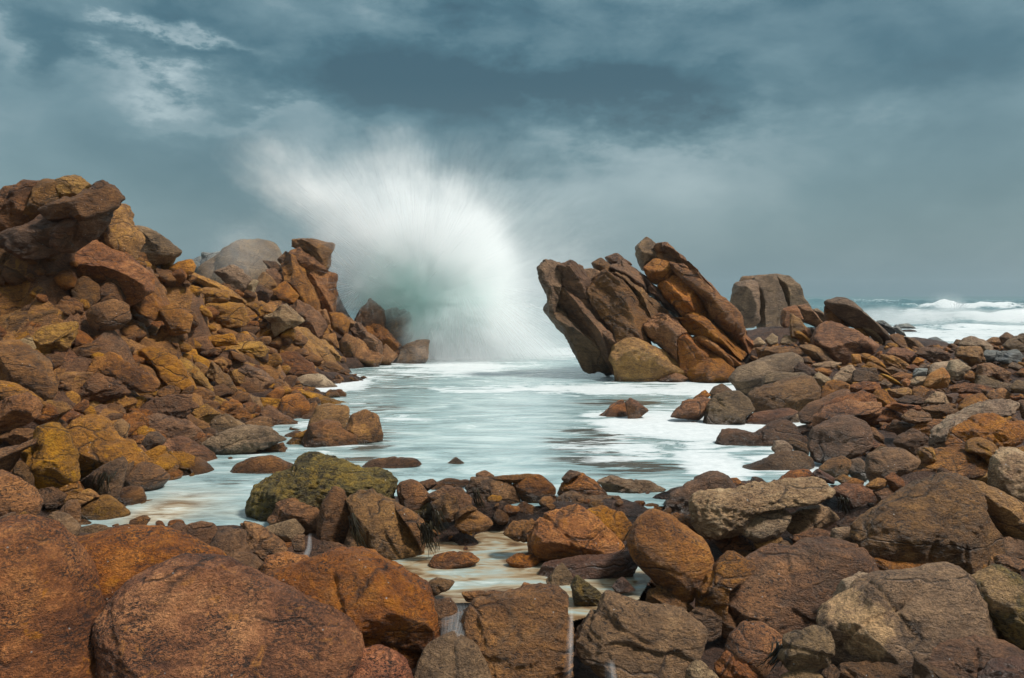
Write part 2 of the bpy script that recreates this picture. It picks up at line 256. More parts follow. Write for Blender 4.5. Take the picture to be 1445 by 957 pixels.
J|bBm|348,345 400,298 620,238 700,208 850,193 953,290 900,385 780,478 650,478 480,495 400,468 348,395|big dark brown boulder with two faces at the foam edge
J|bGm|-40,590 0,440 90,348 150,323 270,323 405,470 330,505 290,588 100,598|grey-brown pyramid boulder standing in the foam
J|bDr|8,335 50,278 120,253 205,320 110,355 50,390|dark boulder behind the grey-brown foam pyramid
J|bKr|315,570 380,498 560,478 660,458 755,490 600,565 500,598 340,598|low wet maroon rock with foam along its edge
J|bGr|605,565 700,493 763,510 755,615 680,595|small grey wedge between two shore boulders
J|bDm|55,780 150,648 270,643 400,680 480,640 600,568 680,578 760,660 825,745 760,755 560,808 400,810 200,790|long dark ridge of rock with foam splashing along its base
J|bPm|528,805 570,738 640,733 703,780 693,835 560,838|small pale mottled stone at the end of the dark ridge
J|bDr|648,745 700,708 780,740 843,770 833,835 740,825|dark oval boulder behind the pale mottled stone
J|bDm|848,775 900,658 950,618 1150,533 1230,538 1300,578 1394,670 1372,745 1230,838 1000,875 880,858|large dark blunt boulder under the layered red rock
J|sRs|878,625 900,518 1040,448 1180,408 1240,418 1440,408 1440,485 1260,545 1150,538 960,615|layered red rock with eroded grooves on the beach
J|sRs|908,495 960,428 1100,368 1310,313 1393,350 1393,405 1230,425 1050,455|upper layered red rock with wavy ledges
J|sBr|768,505 850,428 1000,368 1160,303 1203,320 1100,375 950,435 900,505 830,565 778,545|long olive log-like boulder beside the layered red rock
J|bRm|938,335 1010,238 1100,223 1193,260 1182,305 1000,375 938,385|flat red boulder behind the olive log-like boulder
J|kPa|868,205 940,153 1023,210 1000,245 930,265|bright cream topped block behind the two faced foam edge boulder
J|sRm|1188,265 1330,233 1440,245 1440,335 1390,345 1300,312 1200,315|orange-red flat rock in front of the square brown block
J|cBr|848,905 870,853 930,858 965,920 880,935|small brown stone beside the large dark oval shore boulder
K|bTm|753,765 790,678 900,598 1050,533 1200,523 1330,590 1440,558 1425,645 1350,725 1200,785 1050,745 960,745 930,805 800,825|big rounded orange-brown boulder, the lower of the double deck
K|sPs|653,755 690,658 820,578 950,518 1100,438 1260,393 1368,410 1352,473 1230,510 1080,520 900,595 770,695 740,795 670,805|long cream topped slab lying over the double deck boulder
K|bDm|338,745 400,688 530,638 613,700 603,775 500,818 370,785|dark wedge boulder with grooved face upslope from brown oval
K|bRm|478,635 560,578 690,553 853,570 820,625 680,655 650,705 600,665|red smooth boulder behind the dark grooved wedge
K|bBs|588,460 690,438 810,428 873,490 800,535 680,545|grey-brown layered boulder upslope from the red smooth one
K|bBp|408,525 500,473 630,498 645,555 500,575 420,555|lumpy knobbly boulder with a pale nodule
K|bDr|298,615 350,563 503,590 470,655 370,675|dark flat boulder in a hollow below the lumpy one
K|bRr|28,545 200,468 320,443 413,520 390,565 240,565 120,585|long red-brown boulder overhanging a dark hollow
K|bTp|168,365 200,308 260,303 310,360 353,400 270,445 190,415|knobbly orange stone between flat layered rocks
K|sRs|268,445 340,408 540,430 593,460 420,495|thin red slab above the lumpy knobbly boulder
K|kPa|598,405 700,318 720,312 762,330 833,430 700,440|pale peaked block in the middle of the beach
K|bDr|358,395 440,348 600,358 613,400 480,425|dark olive flat stone beside the pale peaked block
K|bOr|288,303 460,283 523,330 400,365 320,355|tan flat boulder in front of the bright orange stone
K|bRr|498,303 580,268 643,300 643,345 580,385 500,355|pink-brown boulder touching the tan flat boulder
K|bRm|778,323 850,268 970,243 1110,268 1193,300 1100,335 930,330|long mauve boulder with flat back on the upper beach
K|bRr|1118,375 1170,308 1270,288 1323,340 1280,395 1150,405|mauve round boulder at the end of the cream slab
K|bTr|878,445 960,368 1090,328 1123,380 1060,435 900,470|smooth tan egg boulder tilted beside the mauve round one
K|cKr|778,343 880,328 903,400 800,408|dark stone under the long mauve boulder
K|cRr|868,395 900,338 1013,338 980,373 890,425|rusty stone leaning on the smooth tan egg
K|cBr|878,495 950,453 1045,470 940,525 880,525|flat brown stone at the tip of the cream topped slab
K|sTs|1038,465 1150,398 1325,383 1280,400 1100,455|rust coloured sliver of rock behind the cream topped slab
K|cRr|1318,355 1400,343 1434,370 1340,390|flat orange oval stone beyond the mauve round boulder
K|cRr|148,665 200,648 248,690 243,745 180,715|maroon stone in the hollow beside the dark blunt boulder
K|cBr|548,805 620,778 673,830 653,885 570,895|brown stone beneath the tail of the cream slab
K|cOr|748,535 830,518 893,545 820,575|yellowish stone above the tail of the cream slab
K|bBm|1388,405 1440,388 1490,420 1490,545 1410,525|brown boulder at the head of the cream topped slab
I|kBa|858,605 900,548 1060,528 1073,600 1115,655 1000,688 940,655|rugged brown square block near the crest of the beach
I|bPr|888,525 940,468 1010,448 1090,478 1158,530 1130,585 1060,605 1060,535 960,535|pale tan dome on the crest against the surf
I|bBr|1108,495 1180,453 1243,460 1253,515 1140,525|flat brown boulder on the crest before the ball boulder
I|bDr|1238,455 1300,413 1353,450 1310,505 1250,515|dark ball shaped boulder on the crest against the surf
I|bGm|1265,525 1340,468 1440,425 1490,450 1490,565 1330,565|grey sloping boulder at the end of the crest
I|bUr|1078,605 1130,563 1223,570 1203,645 1110,655|blue-grey rounded boulder below the crest
I|bUm|1193,645 1230,583 1380,563 1434,630 1400,678 1250,665|greenish grey flat boulder above a dark gap
I|cGr|1298,703 1350,663 1424,700 1370,735|small grey oval stone in the dark gap below the greenish one
I|bRm|1028,795 1070,688 1180,678 1334,760 1250,808 1140,780|broad mauve sloping boulder under the blue-grey one
I|bGr|1023,855 1060,778 1150,768 1244,850 1180,885 1080,885|rounded brown dome in front of the broad mauve boulder
I|bPr|788,735 830,658 890,648 993,720 930,795 800,805|speckled tan round boulder beside the bright orange stone
I|bPm|618,755 680,678 820,658 795,735 700,738 650,775|tan slanting boulder behind the bright orange stone
I|bXr|578,865 640,778 760,713 803,780 770,865 690,875|bright orange pointed stone, the most vivid on the beach
I|bPr|458,835 540,788 623,790 570,865 480,855|tan smooth stone before the bright orange one
I|cUr|483,775 530,718 623,720 600,775 510,798|pale green-grey oval stone near the bright orange one
I|cPr|548,713 590,678 663,690 620,718|small flat cream stone behind the green-grey oval
I|cXa|488,673 540,623 593,645 540,693|small vivid orange block under the red flat boulder
I|bRr|273,595 350,543 460,558 523,600 503,665 430,678 340,635|red flat topped boulder in the upper beach near slabs
I|bBm|528,595 600,543 720,548 803,600 780,645 650,655|low brown rough boulder on the crest beside the red flat one
I|bOs|238,605 340,618 453,690 430,740 350,725 270,685|tan folded boulder below the red flat topped one
I|cBr|268,723 330,703 424,745 330,775|brown stone at the foot of the tan folded boulder
I|bTr|308,783 400,748 493,770 470,805 350,815|rusty flat boulder between tan folded and orange stones
I|bOr|48,613 110,588 190,630 264,710 200,705 100,675|tan oval boulder resting above the square brown block
I|bOr|68,705 150,663 294,750 290,775 200,725 90,725|tan curved boulder directly behind the square brown block
I|bOr|228,763 300,778 404,860 320,838|long tan stone beside the square brown block
I|cOr|-15,600 50,598 58,665 -15,675|small ochre stone under the big brown leaning block
I|bUr@33|598,525 640,468 700,453 780,498 803,540 650,545|blue-grey wet dome standing in the white surf
I|bUr@46|375,378 385,345 460,338 524,378|dark low rock awash in the middle of the surf
I|bBm@21|298,443 380,428 450,468 473,555 400,565 330,505|brown boulder leaning at the end of the upright slabs
I|bBr@20.5|438,450 520,468 594,545 540,575 470,545|brown sloping boulder next to white surf behind the crest
I|cDr@19|838,515 870,473 914,480 893,525|small dark stone on the crest beside the pale dome
I|cRr|928,795 980,738 1033,760 1010,835|mauve stone beside the rounded brown dome
I|cDr|988,725 1030,688 1073,710 1020,745|little dark stone above the mauve stone
I|cRr|438,713 500,683 553,710 500,750|maroon stone beside the small vivid orange block
I|cTr|398,825 450,798 483,830 430,875|small rusty stone beside the tan smooth stone
I|cGr|1188,885 1250,838 1334,850 1310,905|grey stone near the end of the upper beach
I|bGr|1318,885 1390,818 1440,828 1480,860 1470,915 1350,915|grey-tan rounded boulder at the end of the upper beach
I|cGr|208,845 270,813 323,850 270,893|small grey stone in front of the square brown block
H|kRm@22.5|608,455 630,338 750,303 793,420 700,445 640,475|pinkish block leaning at the foot of the sea stack
H|kRm@23.5|755,315 830,298 900,380 983,490 890,465 800,435|pinkish-brown sloping slab behind the sharp pointed rock
H|bGm@24|868,343 930,333 993,400 975,475 910,405|small brown rock on the water side of the upright whale slab
H|kOa@20.8|688,565 690,420 710,378 780,430 824,500 745,565|sharp pointed tan rock in front of the sea stack
Z|sGr@19.8|1168,427 1181,420 1192,419 1205,430 1220,445 1246,467 1248,474 1228,467 1215,460 1204,461 1188,450 1175,435|smooth grey whale shaped slab tilted up against the sea
H|sBm@20.0|988,405 1000,313 1050,330 1204,470 1120,475 1000,445|brown slab leaning under the grey whale shaped slab
H|kRm|888,595 960,500 1040,448 1160,478 1300,558 1424,640 1340,705 1240,765 1160,808 1000,725 905,645|big brown leaning block with flat faces below the whale slab
H|sOr@19.7|1228,493 1290,488 1354,560 1320,575|thin rounded slab atop the big brown leaning block
I|sGr@19.6|58,372 110,356 170,400 228,480 200,505 150,455|smooth rounded slab nested behind the thin rounded slab
I|kUa@23|188,323 250,313 343,400 330,435 280,405 230,365|blue-grey cracked block beyond the upright slabs
I|kUa@23|328,373 370,348 434,440 370,425|narrow blue-grey block at the very end of the upright slabs
I|sBs@19.9|213,465 260,428 354,545 280,585 230,545|brown ribbed slab descending from the nested slabs
H|kOm@20|738,520 800,535 910,650 800,635 740,570|tan tapering block under the sharp pointed rock
H|bBm|768,655 860,638 960,680 1045,770 940,785 860,745|brown faceted boulder beside the foot of the leaning block
H|sBs|408,665 600,653 760,680 803,720 690,725 540,730 420,775|long flat tan slab extending from the leaning outcrop
H|kBm|248,680 330,643 406,660 406,735 310,745|flat topped block joining the outcrop and long flat slab
H|sPr|878,805 1000,778 1123,790 1060,835 920,840|pale wet flat stone shining beside the leaning block
H|bDp|728,835 780,783 880,850 914,880 830,915 750,885|dark knobbly mottled rock by the smooth grey-brown slab
H|bPm|598,625 650,558 750,568 745,645 650,645|pale cracked boulder at the foot of the sharp pointed rock
H|cPr|478,595 540,543 583,570 573,625 500,635|light brown stone between pale cracked boulder and white foam
H|bPr|350,640 380,605 430,573 483,630 400,650|pale stone at the edge of the white foam behind the outcrop
H|bPm|1038,935 1130,838 1210,813 1248,860 1190,955 1100,962|light tan slanting boulder beside the square brown block
H|kDm|1205,935 1240,858 1300,838 1413,838 1424,930 1300,962|square brown flat topped block on the upper beach
H|cTr|898,855 960,828 1043,860 1010,895 930,885|orange-brown flat stone near the light tan boulder
H|cDr|180,795 260,778 313,820 220,845|dark stone under the round end of the leaning outcrop
H|cRr@20|798,515 850,498 874,560 820,575|maroon stone beside the tan tapering block
H|cBm@20|868,490 930,535 945,565 880,585|small tan wedge between stones and the big leaning block
H|cBr|778,745 850,738 884,800 790,785|brown stone below the brown faceted boulder
W|bRm|93,345 200,258 280,213 307,260 302,335 180,355|reddish rock in the foam, the sloping half of a split pair
W|bRm|303,235 335,198 400,240 453,280 400,315 318,335|reddish rock in the foam, the peaked half of a split pair
W|cYm|468,435 540,398 624,430 590,450|tiny mossy rock tip breaking the foam
W|cYm|548,475 620,448 704,450 690,485 600,495|tiny mossy rock tip nearer the pool, beside another in foam
W|bRm|603,315 700,228 830,198 883,220 830,295 790,330 650,320|brown sloping rock sliding into foam by the foam pyramid
W|bTm|745,220 770,190 840,148 873,180 830,208|rusty cracked rock on top of the brown sloping rock
W|bDr|868,172 900,128 960,108 1024,155 930,193 890,213|dark rounded rock between rusty cracked and foam pyramid rocks
W|cDr|230,575 260,548 333,560 310,580|tiny dark rock awash by the dark reflections
W|bRr@19.5|538,128 620,93 724,88 700,118 580,130|low red rock awash below the leaning outcrop
X|bOm@18.9|453,695 470,628 580,573 680,618 800,720 834,760 700,805 480,805|smooth olive-brown block at the waterside foot of the leaning outcrop
X|bTm@18.7|843,765 880,688 960,653 1040,688 1094,750 1060,805 960,825 870,805|rounded orange boulder with fine cracks at the outcrop foot
X|bBr@18.6|695,795 790,758 854,790 810,815 720,815|small flat rock in foam between olive block and orange boulder
#thing|leaning_outcrop|rock outcrop|tall leaning outcrop of tilted brown slabs rising from the foam|20.2
X|pGa@20.0|73,220 120,183 187,200 182,300 150,425 125,405 118,340 83,280
X|pBa@20.1|178,210 240,183 300,213 345,300 340,350 230,345 180,310
X|pBa@20.6|295,218 360,223 420,250 340,330 310,300
X|pBs@20.1|163,400 175,340 230,325 330,345 400,450 465,560 470,640 440,705 330,570 200,450
X|pGs@20.0|133,450 158,410 300,555 450,705 425,725 300,705 230,565
X|pBa@19.9|330,340 430,250 500,298 600,418 670,475 640,560 650,600 560,620 480,640 395,455
X|pBs@20.2|465,250 520,248 640,365 720,430 695,460 640,465 540,335
X|pDr@20.9|353,190 400,163 455,210 440,255 380,245
X|pDr@21.2|425,160 480,138 555,195 480,200 440,188
X|pBm@20.8|445,215 510,178 625,260 645,335 560,320 490,258
X|pGm@21.6|588,100 640,58 692,100 705,165 650,200 610,205 583,150
X|pBs@21.2|695,130 740,108 870,233 1000,388 1110,505 1060,480 940,350 800,205 715,190
X|pTm@20.6|625,215 680,173 775,188 770,240 735,295 655,275
X|pTa@20.0|725,315 800,260 900,335 945,420 955,470 930,520 830,465 750,385
X|pTs@20.3|765,205 830,215 940,345 1095,490 1040,560 950,480 900,345 790,250
X|pDs@20.5|635,278 700,328 840,462 790,480 720,410 655,345
X|pRa@19.4|620,512 710,438 790,488 835,550 800,600 785,670 700,600 645,570
X|pTs@19.4|810,485 840,458 920,456 1000,528 1125,630 1080,660 980,600 850,560
X|pTs@19.0|775,585 810,548 870,590 950,650 880,700 850,750 795,710
X|pTs@19.1|890,585 940,563 1040,640 1110,695 1040,705 960,640
X|pTa@19.6|1035,530 1090,493 1195,612 1140,630
#end
#thing|sea_stack|sea stack|rounded grey sea stack split by vertical cracks standing in surf|30
H|pGm@29.6|400,330 620,330 640,500 560,560 420,540
H|pGm@29|186,380 205,250 250,128 330,108 402,112 406,200 398,430 250,450
H|pGm@29|403,115 420,92 560,60 602,200 634,335 610,480 540,540 430,470 400,390
H|pGm@29.4|565,62 680,68 742,140 775,250 830,310 790,400 640,420 630,330 605,200
H|pGr@29.8|265,112 300,63 420,53 570,43 645,63 560,85 430,110 330,118
H|pUm@34|135,320 150,290 190,290 195,360 150,360
#end
#thing|overhanging_crag|rock crag|dark weathered crag with hollowed underside jutting over the slope|12.5
A|pDm@13.5|540,300 770,290 800,470 660,540 500,480
A|pBa@12.4|-60,190 60,123 125,108 90,230 10,340 -60,340
A|pBa@12.2|110,115 170,83 243,100 235,200 210,350 90,430 -20,440 0,330 75,230
A|pBm@12.3|240,110 310,68 405,88 410,200 345,260 205,320 230,200
A|pOa@12.5|385,90 480,42 605,95 560,170 410,230
A|pDa@11.8|500,190 610,100 670,78 740,118 795,190 788,250 720,280 660,310 520,310 400,315 330,265
A|pDa@11.9|190,370 330,275 520,285 710,270 695,350 600,435 450,520 400,480
A|pDa@11.8|40,450 200,365 420,390 480,505 330,565 170,578 90,540
A|pDm@12.2|-60,440 70,465 140,570 110,690 -60,820
A|pDm@12.6|90,600 170,560 330,555 480,520 460,620 260,690 140,740
A|pRs@12.9|390,620 600,485 745,555 845,615 1000,715 1020,790 880,870 640,790 470,740
A|pOs@13.6|655,400 690,325 730,268 800,243 858,280 852,330 920,400 962,470 935,565 890,580 780,535 655,475
A|pRs@13.3|820,640 900,655 990,725 1010,770 1070,850 1120,905 1080,960 960,910 870,860 815,770
#end
#thing|rock_headland|headland|fractured brown headland with cracked blocks half hidden by spray|24
B|pBs@24.5|1028,95 1090,83 1290,118 1260,260 1205,300 1100,165 1025,145
B|pRa@24.1|995,172 1060,138 1130,190 1240,285 1150,305 1075,290
B|pRa@23.4|945,262 1010,188 1085,290 1185,500 1200,570 1060,490 955,325
B|pRa@24.0|1085,300 1180,292 1300,330 1310,590 1230,575 1145,400
B|pBa@22.9|775,372 820,308 880,350 915,400 885,435 795,405
B|pBm@23.2|835,290 900,288 965,360 925,405 868,345
B|pTa@22.6|895,432 960,363 1055,460 1045,508 945,490
B|pDa@22.4|750,432 800,398 885,440 860,510 770,490
B|pDm@24.4|815,232 900,238 965,290 955,360 880,295
B|pBm@24.6|920,222 970,168 1005,190 965,260
B|pBa@22.2|1015,552 1050,503 1140,538 1200,598 1245,662 1205,728 1150,728 1095,655
B|pBa@22.4|1175,572 1240,558 1275,642 1240,660
B|pRa@22.6|1265,582 1350,588 1405,640 1385,730 1295,680
B|pRm@22.0|1222,742 1300,718 1335,810 1260,780
B|pRm@22.3|1335,785 1380,728 1440,760 1440,855 1365,870
G|pBa@23.0|325,655 390,618 445,680 525,740 525,800 440,790 375,728
G|pBa@23.2|205,565 300,568 375,622 330,660 235,620
G|pRa@22.7|262,765 380,718 465,790 535,830 505,890 380,882 275,840
G|pRa@23.2|525,805 560,762 640,830 580,890 505,880
G|pDa@24.6|365,590 460,472 550,540 540,660 460,700 375,630
G|pDa@25.0|535,610 580,548 640,532 725,560 745,700 650,790 555,750
G|pGm@23.9|635,860 690,768 760,738 835,740 825,860 760,897 635,897
G|pRa@24.2|410,650 520,618 650,765 620,830 515,745
#end
#thing|hazy_dome|rock dome|grey rounded dome of rock fading in mist on the skyline|33
B|pGr@31|530,190 640,118 780,116 872,153 908,238 930,480 860,690 560,690 480,480 510,290
B|pGr@31.5|400,275 470,235 560,170 610,150 640,200 640,500 600,690 420,690 380,450
B|pUa@32.5|408,250 412,173 470,180 540,163 555,180 480,240
B|pUr@33|335,245 380,225 415,240 425,500 420,690 330,690 320,450
#end
"""
import bpy, bmesh, math, random
import numpy as np
from mathutils import Vector

random.seed(7)
RNG = np.random.default_rng(11)
SC = bpy.context.scene
COL = SC.collection
PW, PH, FPX, HOR, CAMZ = 1445.0, 957.0, 1124.0, 418.0, 2.0   # survey of the photograph: size, focal length (px), horizon row, eye height (m)
MID = PW / 2

# ------------------------------------------------------------------ noise
_perm = np.random.default_rng(5).permutation(256).astype(np.int32)
_perm = np.concatenate([_perm, _perm])
_g = np.random.default_rng(6).normal(size=(256, 3)).astype(np.float32)
_g /= np.linalg.norm(_g, axis=1)[:, None]


def pnoise(P):
    P = P.astype(np.float32)
    I = np.floor(P).astype(np.int32)
    F = P - I
    I &= 255
    U = F * F * F * (F * (F * 6 - 15) + 10)
    out = 0
    for dx in (0, 1):
        wx = U[:, 0] if dx else 1 - U[:, 0]
        a = _perm[(I[:, 0] + dx) & 255]
        for dy in (0, 1):
            wy = U[:, 1] if dy else 1 - U[:, 1]
            b = _perm[a + ((I[:, 1] + dy) & 255)]
            for dz in (0, 1):
                wz = U[:, 2] if dz else 1 - U[:, 2]
                g = _g[_perm[b + ((I[:, 2] + dz) & 255)]]
                d = g[:, 0] * (F[:, 0] - dx) + g[:, 1] * (F[:, 1] - dy) + g[:, 2] * (F[:, 2] - dz)
                out = out + wx * wy * wz * d
    return out * 1.6


def fbm(P, octv=3, gain=0.5):
    s, a, t = 0, 1.0, 0.0
    for k in range(octv):
        s = s + a * pnoise(P * (2.03 ** k) + 17.3 * k)
        t += a
        a *= gain
    return s / t


# ------------------------------------------------------------------ node helpers
def new_mat(name):
    m = bpy.data.materials.new(name)
    m.use_nodes = True
    nt = m.node_tree
    nt.nodes.clear()
    return m, nt


class NT:
    def __init__(s, nt):
        s.nt = nt

    def n(s, typ, **kw):
        nd = s.nt.nodes.new(typ)
        for k, v in kw.items():
            if k.startswith('i_'):
                key = k[2:]
                key = int(key) if key.isdigit() else key.replace('_', ' ')
                sock = nd.inputs[key]
                if hasattr(v, 'is_linked') or isinstance(v, bpy.types.NodeSocket):
                    s.nt.links.new(v, sock)
                else:
                    sock.default_value = v
            else:
                setattr(nd, k, v)
        return nd

    def l(s, a, b):
        s.nt.links.new(a, b)

    def math(s, op, a, b=None, c=None, clamp=False):
        nd = s.nt.nodes.new('ShaderNodeMath')
        nd.operation = op
        nd.use_clamp = clamp
        for i, v in enumerate((a, b, c)):
            if v is None:
                continue
            if isinstance(v, bpy.types.NodeSocket):
                s.nt.links.new(v, nd.inputs[i])
            else:
                nd.inputs[i].default_value = v
        return nd.outputs[0]

    def vmath(s, op, a, b=None):
        nd = s.nt.nodes.new('ShaderNodeVectorMath')
        nd.operation = op
        for i, v in enumerate((a, b)):
            if v is None:
                continue
            if isinstance(v, bpy.types.NodeSocket):
                s.nt.links.new(v, nd.inputs[i])
            elif isinstance(v, (int, float)):
                if op == 'SCALE':
                    nd.inputs['Scale'].default_value = v
                else:
                    nd.inputs[i].default_value = (v, v, v)
            else:
                nd.inputs[i].default_value = v
        return nd.outputs['Value'] if op in ('LENGTH', 'DOT_PRODUCT', 'DISTANCE') else nd.outputs['Vector']

    def noise(s, vec, scale, detail=4, rough=0.55, dist=0.0):
        nd = s.nt.nodes.new('ShaderNodeTexNoise')
        nd.inputs['Scale'].default_value = scale
        nd.inputs['Detail'].default_value = detail
        nd.inputs['Roughness'].default_value = rough
        nd.inputs['Distortion'].default_value = dist
        if vec is not None:
            s.nt.links.new(vec, nd.inputs['Vector'])
        return nd.outputs[0]

    def ramp(s, fac, stops, interp='LINEAR'):
        nd = s.nt.nodes.new('ShaderNodeValToRGB')
        cr = nd.color_ramp
        cr.interpolation = interp
        while len(cr.elements) < len(stops):
            cr.elements.new(0.5)
        for e, (p, c) in zip(cr.elements, stops):
            e.position = p
            e.color = (c, c, c, 1) if isinstance(c, (int, float)) else (*c, 1)
        s.nt.links.new(fac, nd.inputs[0])
        return nd.outputs[0]

    def mix(s, fac, a, b, blend='MIX'):
        nd = s.nt.nodes.new('ShaderNodeMix')
        nd.data_type = 'RGBA'
        nd.blend_type = blend
        for sock, v in ((nd.inputs[0], fac), (nd.inputs[6], a), (nd.inputs[7], b)):
            if isinstance(v, bpy.types.NodeSocket):
                s.nt.links.new(v, sock)
            elif isinstance(v, (int, float)):
                sock.default_value = v if sock.type == 'VALUE' else (v, v, v, 1)
            else:
                sock.default_value = (*v, 1)
        return nd.outputs[2]


# ------------------------------------------------------------------ rock materials
def rock_mat(name, dark, mid, light, pit=0.55, pit_col=(0.022, 0.015, 0.012), lichen=None, lich_amt=0.0, wet=0.0, pitscale=34, bump=1.0, tint=None):
    m, nt = new_mat(name)
    t = NT(nt)
    tc = t.n('ShaderNodeTexCoord')
    oi = t.n('ShaderNodeObjectInfo')
    off = t.math('MULTIPLY', oi.outputs['Random'], 53.0)
    comb = t.n('ShaderNodeCombineXYZ', i_0=off, i_1=off, i_2=off)
    P = t.vmath('ADD', tc.outputs['Object'], comb.outputs[0])
    # stretched coordinate for the grain
    mp = t.n('ShaderNodeMapping')
    t.l(P, mp.inputs['Vector'])
    mp.inputs['Rotation'].default_value = (0.3, 0.5, 0.2)
    mp.inputs['Scale'].default_value = (1.0, 1.0, 2.6)
    PS = mp.outputs[0]
    big = t.noise(P, 1.9, 5, 0.62, 0.6)
    med = t.noise(PS, 9.0, 7, 0.7, 0.3)
    fine = t.noise(P, 55.0, 4, 0.7)
    v = t.math('ADD', t.math('MULTIPLY', big, 0.55), t.math('MULTIPLY', med, 0.45))
    col = t.ramp(v, [(0.37, dark), (0.5, mid), (0.63, light)])
    # second, hue-shifted patches (iron stain / grey wash)
    pat = t.noise(P, 3.3, 6, 0.65, 1.2)
    patm = t.ramp(pat, [(0.52, 0.0), (0.66, 1.0)])
    tint = tint or (mid[0] * 0.62, mid[1] * 0.80, mid[2] * 1.15)
    col = t.mix(t.math('MULTIPLY', patm, 0.55), col, tint)
    # grain value variation
    g = t.ramp(fine, [(0.30, 0.42), (0.5, 1.0), (0.70, 1.6)])
    col = t.mix(0.75, col, g, 'MULTIPLY')
    # dark pits and black lichen
    pn = t.noise(PS, pitscale, 3, 0.6, 0.8)
    pm2 = t.noise(P, 4.0, 4, 0.6)
    pits = t.math('MULTIPLY', t.ramp(pn, [(pit, 0.0), (pit + 0.07, 1.0)]), t.ramp(pm2, [(0.40, 0.15), (0.6, 1.0)]))
    col = t.mix(t.math('MULTIPLY', pits, 0.85), col, pit_col)
    if lichen:
        ln = t.noise(P, 6.5, 8, 0.72, 0.8)
        lm = t.ramp(ln, [(0.60 - lich_amt * 0.25, 0.0), (0.66 - lich_amt * 0.2, 1.0)])
        col = t.mix(t.math('MULTIPLY', lm, 0.85), col, lichen)
    # hairline fractures
    wv = t.n('ShaderNodeTexNoise', i_Scale=2.2, i_Detail=5.0)
    t.l(P, wv.inputs['Vector'])
    vc = t.n('ShaderNodeTexVoronoi', feature='DISTANCE_TO_EDGE')
    vc.inputs['Scale'].default_value = 1.15
    t.l(t.vmath('ADD', PS, t.vmath('SCALE', wv.outputs['Color'], 0.55)), vc.inputs['Vector'])
    crk = t.math('MULTIPLY', t.ramp(vc.outputs['Distance'], [(0.0, 1.0), (0.028, 0.0)]), t.ramp(t.noise(P, 1.6, 3), [(0.46, 0.0), (0.58, 1.0)]))
    col = t.mix(t.math('MULTIPLY', crk, 0.75), col, pit_col)
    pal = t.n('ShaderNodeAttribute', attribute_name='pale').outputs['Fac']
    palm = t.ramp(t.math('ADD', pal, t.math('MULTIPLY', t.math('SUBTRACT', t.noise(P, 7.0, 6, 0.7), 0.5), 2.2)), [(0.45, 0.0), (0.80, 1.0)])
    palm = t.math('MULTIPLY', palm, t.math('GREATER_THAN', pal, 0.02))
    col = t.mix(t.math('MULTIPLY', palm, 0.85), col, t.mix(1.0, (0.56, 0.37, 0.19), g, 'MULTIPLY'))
    # sparse pale periwinkles / quartz
    vo = t.n('ShaderNodeTexVoronoi')
    vo.inputs['Scale'].default_value = 15.0
    t.l(P, vo.inputs['Vector'])
    sp = t.math('MULTIPLY', t.math('LESS_THAN', vo.outputs['Distance'], 0.085), t.math('GREATER_THAN', t.noise(vo.outputs['Position'], 40, 0), 0.60))
    col = t.mix(t.math('MULTIPLY', sp, 0.7), col, (0.5, 0.5, 0.48))
    # individual tone of each stone
    hsv = t.n('ShaderNodeHueSaturation')
    r2 = t.math('FRACT', t.math('MULTIPLY', oi.outputs['Random'], 7.31))
    t.l(t.math('ADD', t.math('MULTIPLY', r2, 0.014), 0.493), hsv.inputs['Hue'])
    r3 = t.math('FRACT', t.math('MULTIPLY', oi.outputs['Random'], 17.7))
    t.l(t.math('ADD', t.math('MULTIPLY', r3, 0.2), 1.0), hsv.inputs['Saturation'])
    r4 = t.math('FRACT', t.math('MULTIPLY', oi.outputs['Random'], 29.1))
    t.l(t.math('ADD', t.math('MULTIPLY', r4, 0.45), 0.80), hsv.inputs['Value'])
    t.l(col, hsv.inputs['Color'])
    # rock that the water keeps wet: darker and shinier in an uneven band above the pool
    gp = t.n('ShaderNodeNewGeometry')
    gs = t.n('ShaderNodeSeparateXYZ')
    t.l(gp.outputs['Position'], gs.inputs[0])
    wz = t.math('ADD', gs.outputs[2], t.math('MULTIPLY', t.math('SUBTRACT', big, 0.5), 0.35))
    wetm = t.ramp(t.math('MULTIPLY_ADD', wz, 2.0, 0.5), [(0.58, 1.0), (0.82, 0.0)])
    wetm = t.math('MULTIPLY', wetm, t.math('GREATER_THAN', gs.outputs[1], 7.0))
    wcol = t.mix(t.math('MULTIPLY', wetm, 0.55), hsv.outputs[0], (0.02, 0.013, 0.009))
    # bump
    h = t.math('ADD', t.math('MULTIPLY', med, 0.9), t.math('MULTIPLY', fine, 0.34))
    h = t.math('SUBTRACT', h, t.math('ADD', t.math('MULTIPLY', pits, 0.30), t.math('MULTIPLY', crk, 0.35)))
    b1 = t.n('ShaderNodeBump')
    b1.inputs['Strength'].default_value = min(1.0, 0.9 * bump)
    b1.inputs['Distance'].default_value = 0.13 * bump
    t.l(h, b1.inputs['Height'])
    p = t.n('ShaderNodeBsdfPrincipled')
    t.l(wcol, p.inputs['Base Color'])
    t.l(b1.outputs[0], p.inputs['Normal'])
    rg = t.math('SUBTRACT', t.math('ADD', t.math('MULTIPLY', fine, 0.30), 0.44 - wet * 0.24), t.math('MULTIPLY', wetm, 0.28))
    t.l(rg, p.inputs['Roughness'])
    p.inputs['Specular IOR Level'].default_value = 0.5 + wet * 0.3
    o = t.n('ShaderNodeOutputMaterial')
    t.l(p.outputs[0], o.inputs['Surface'])
    return m


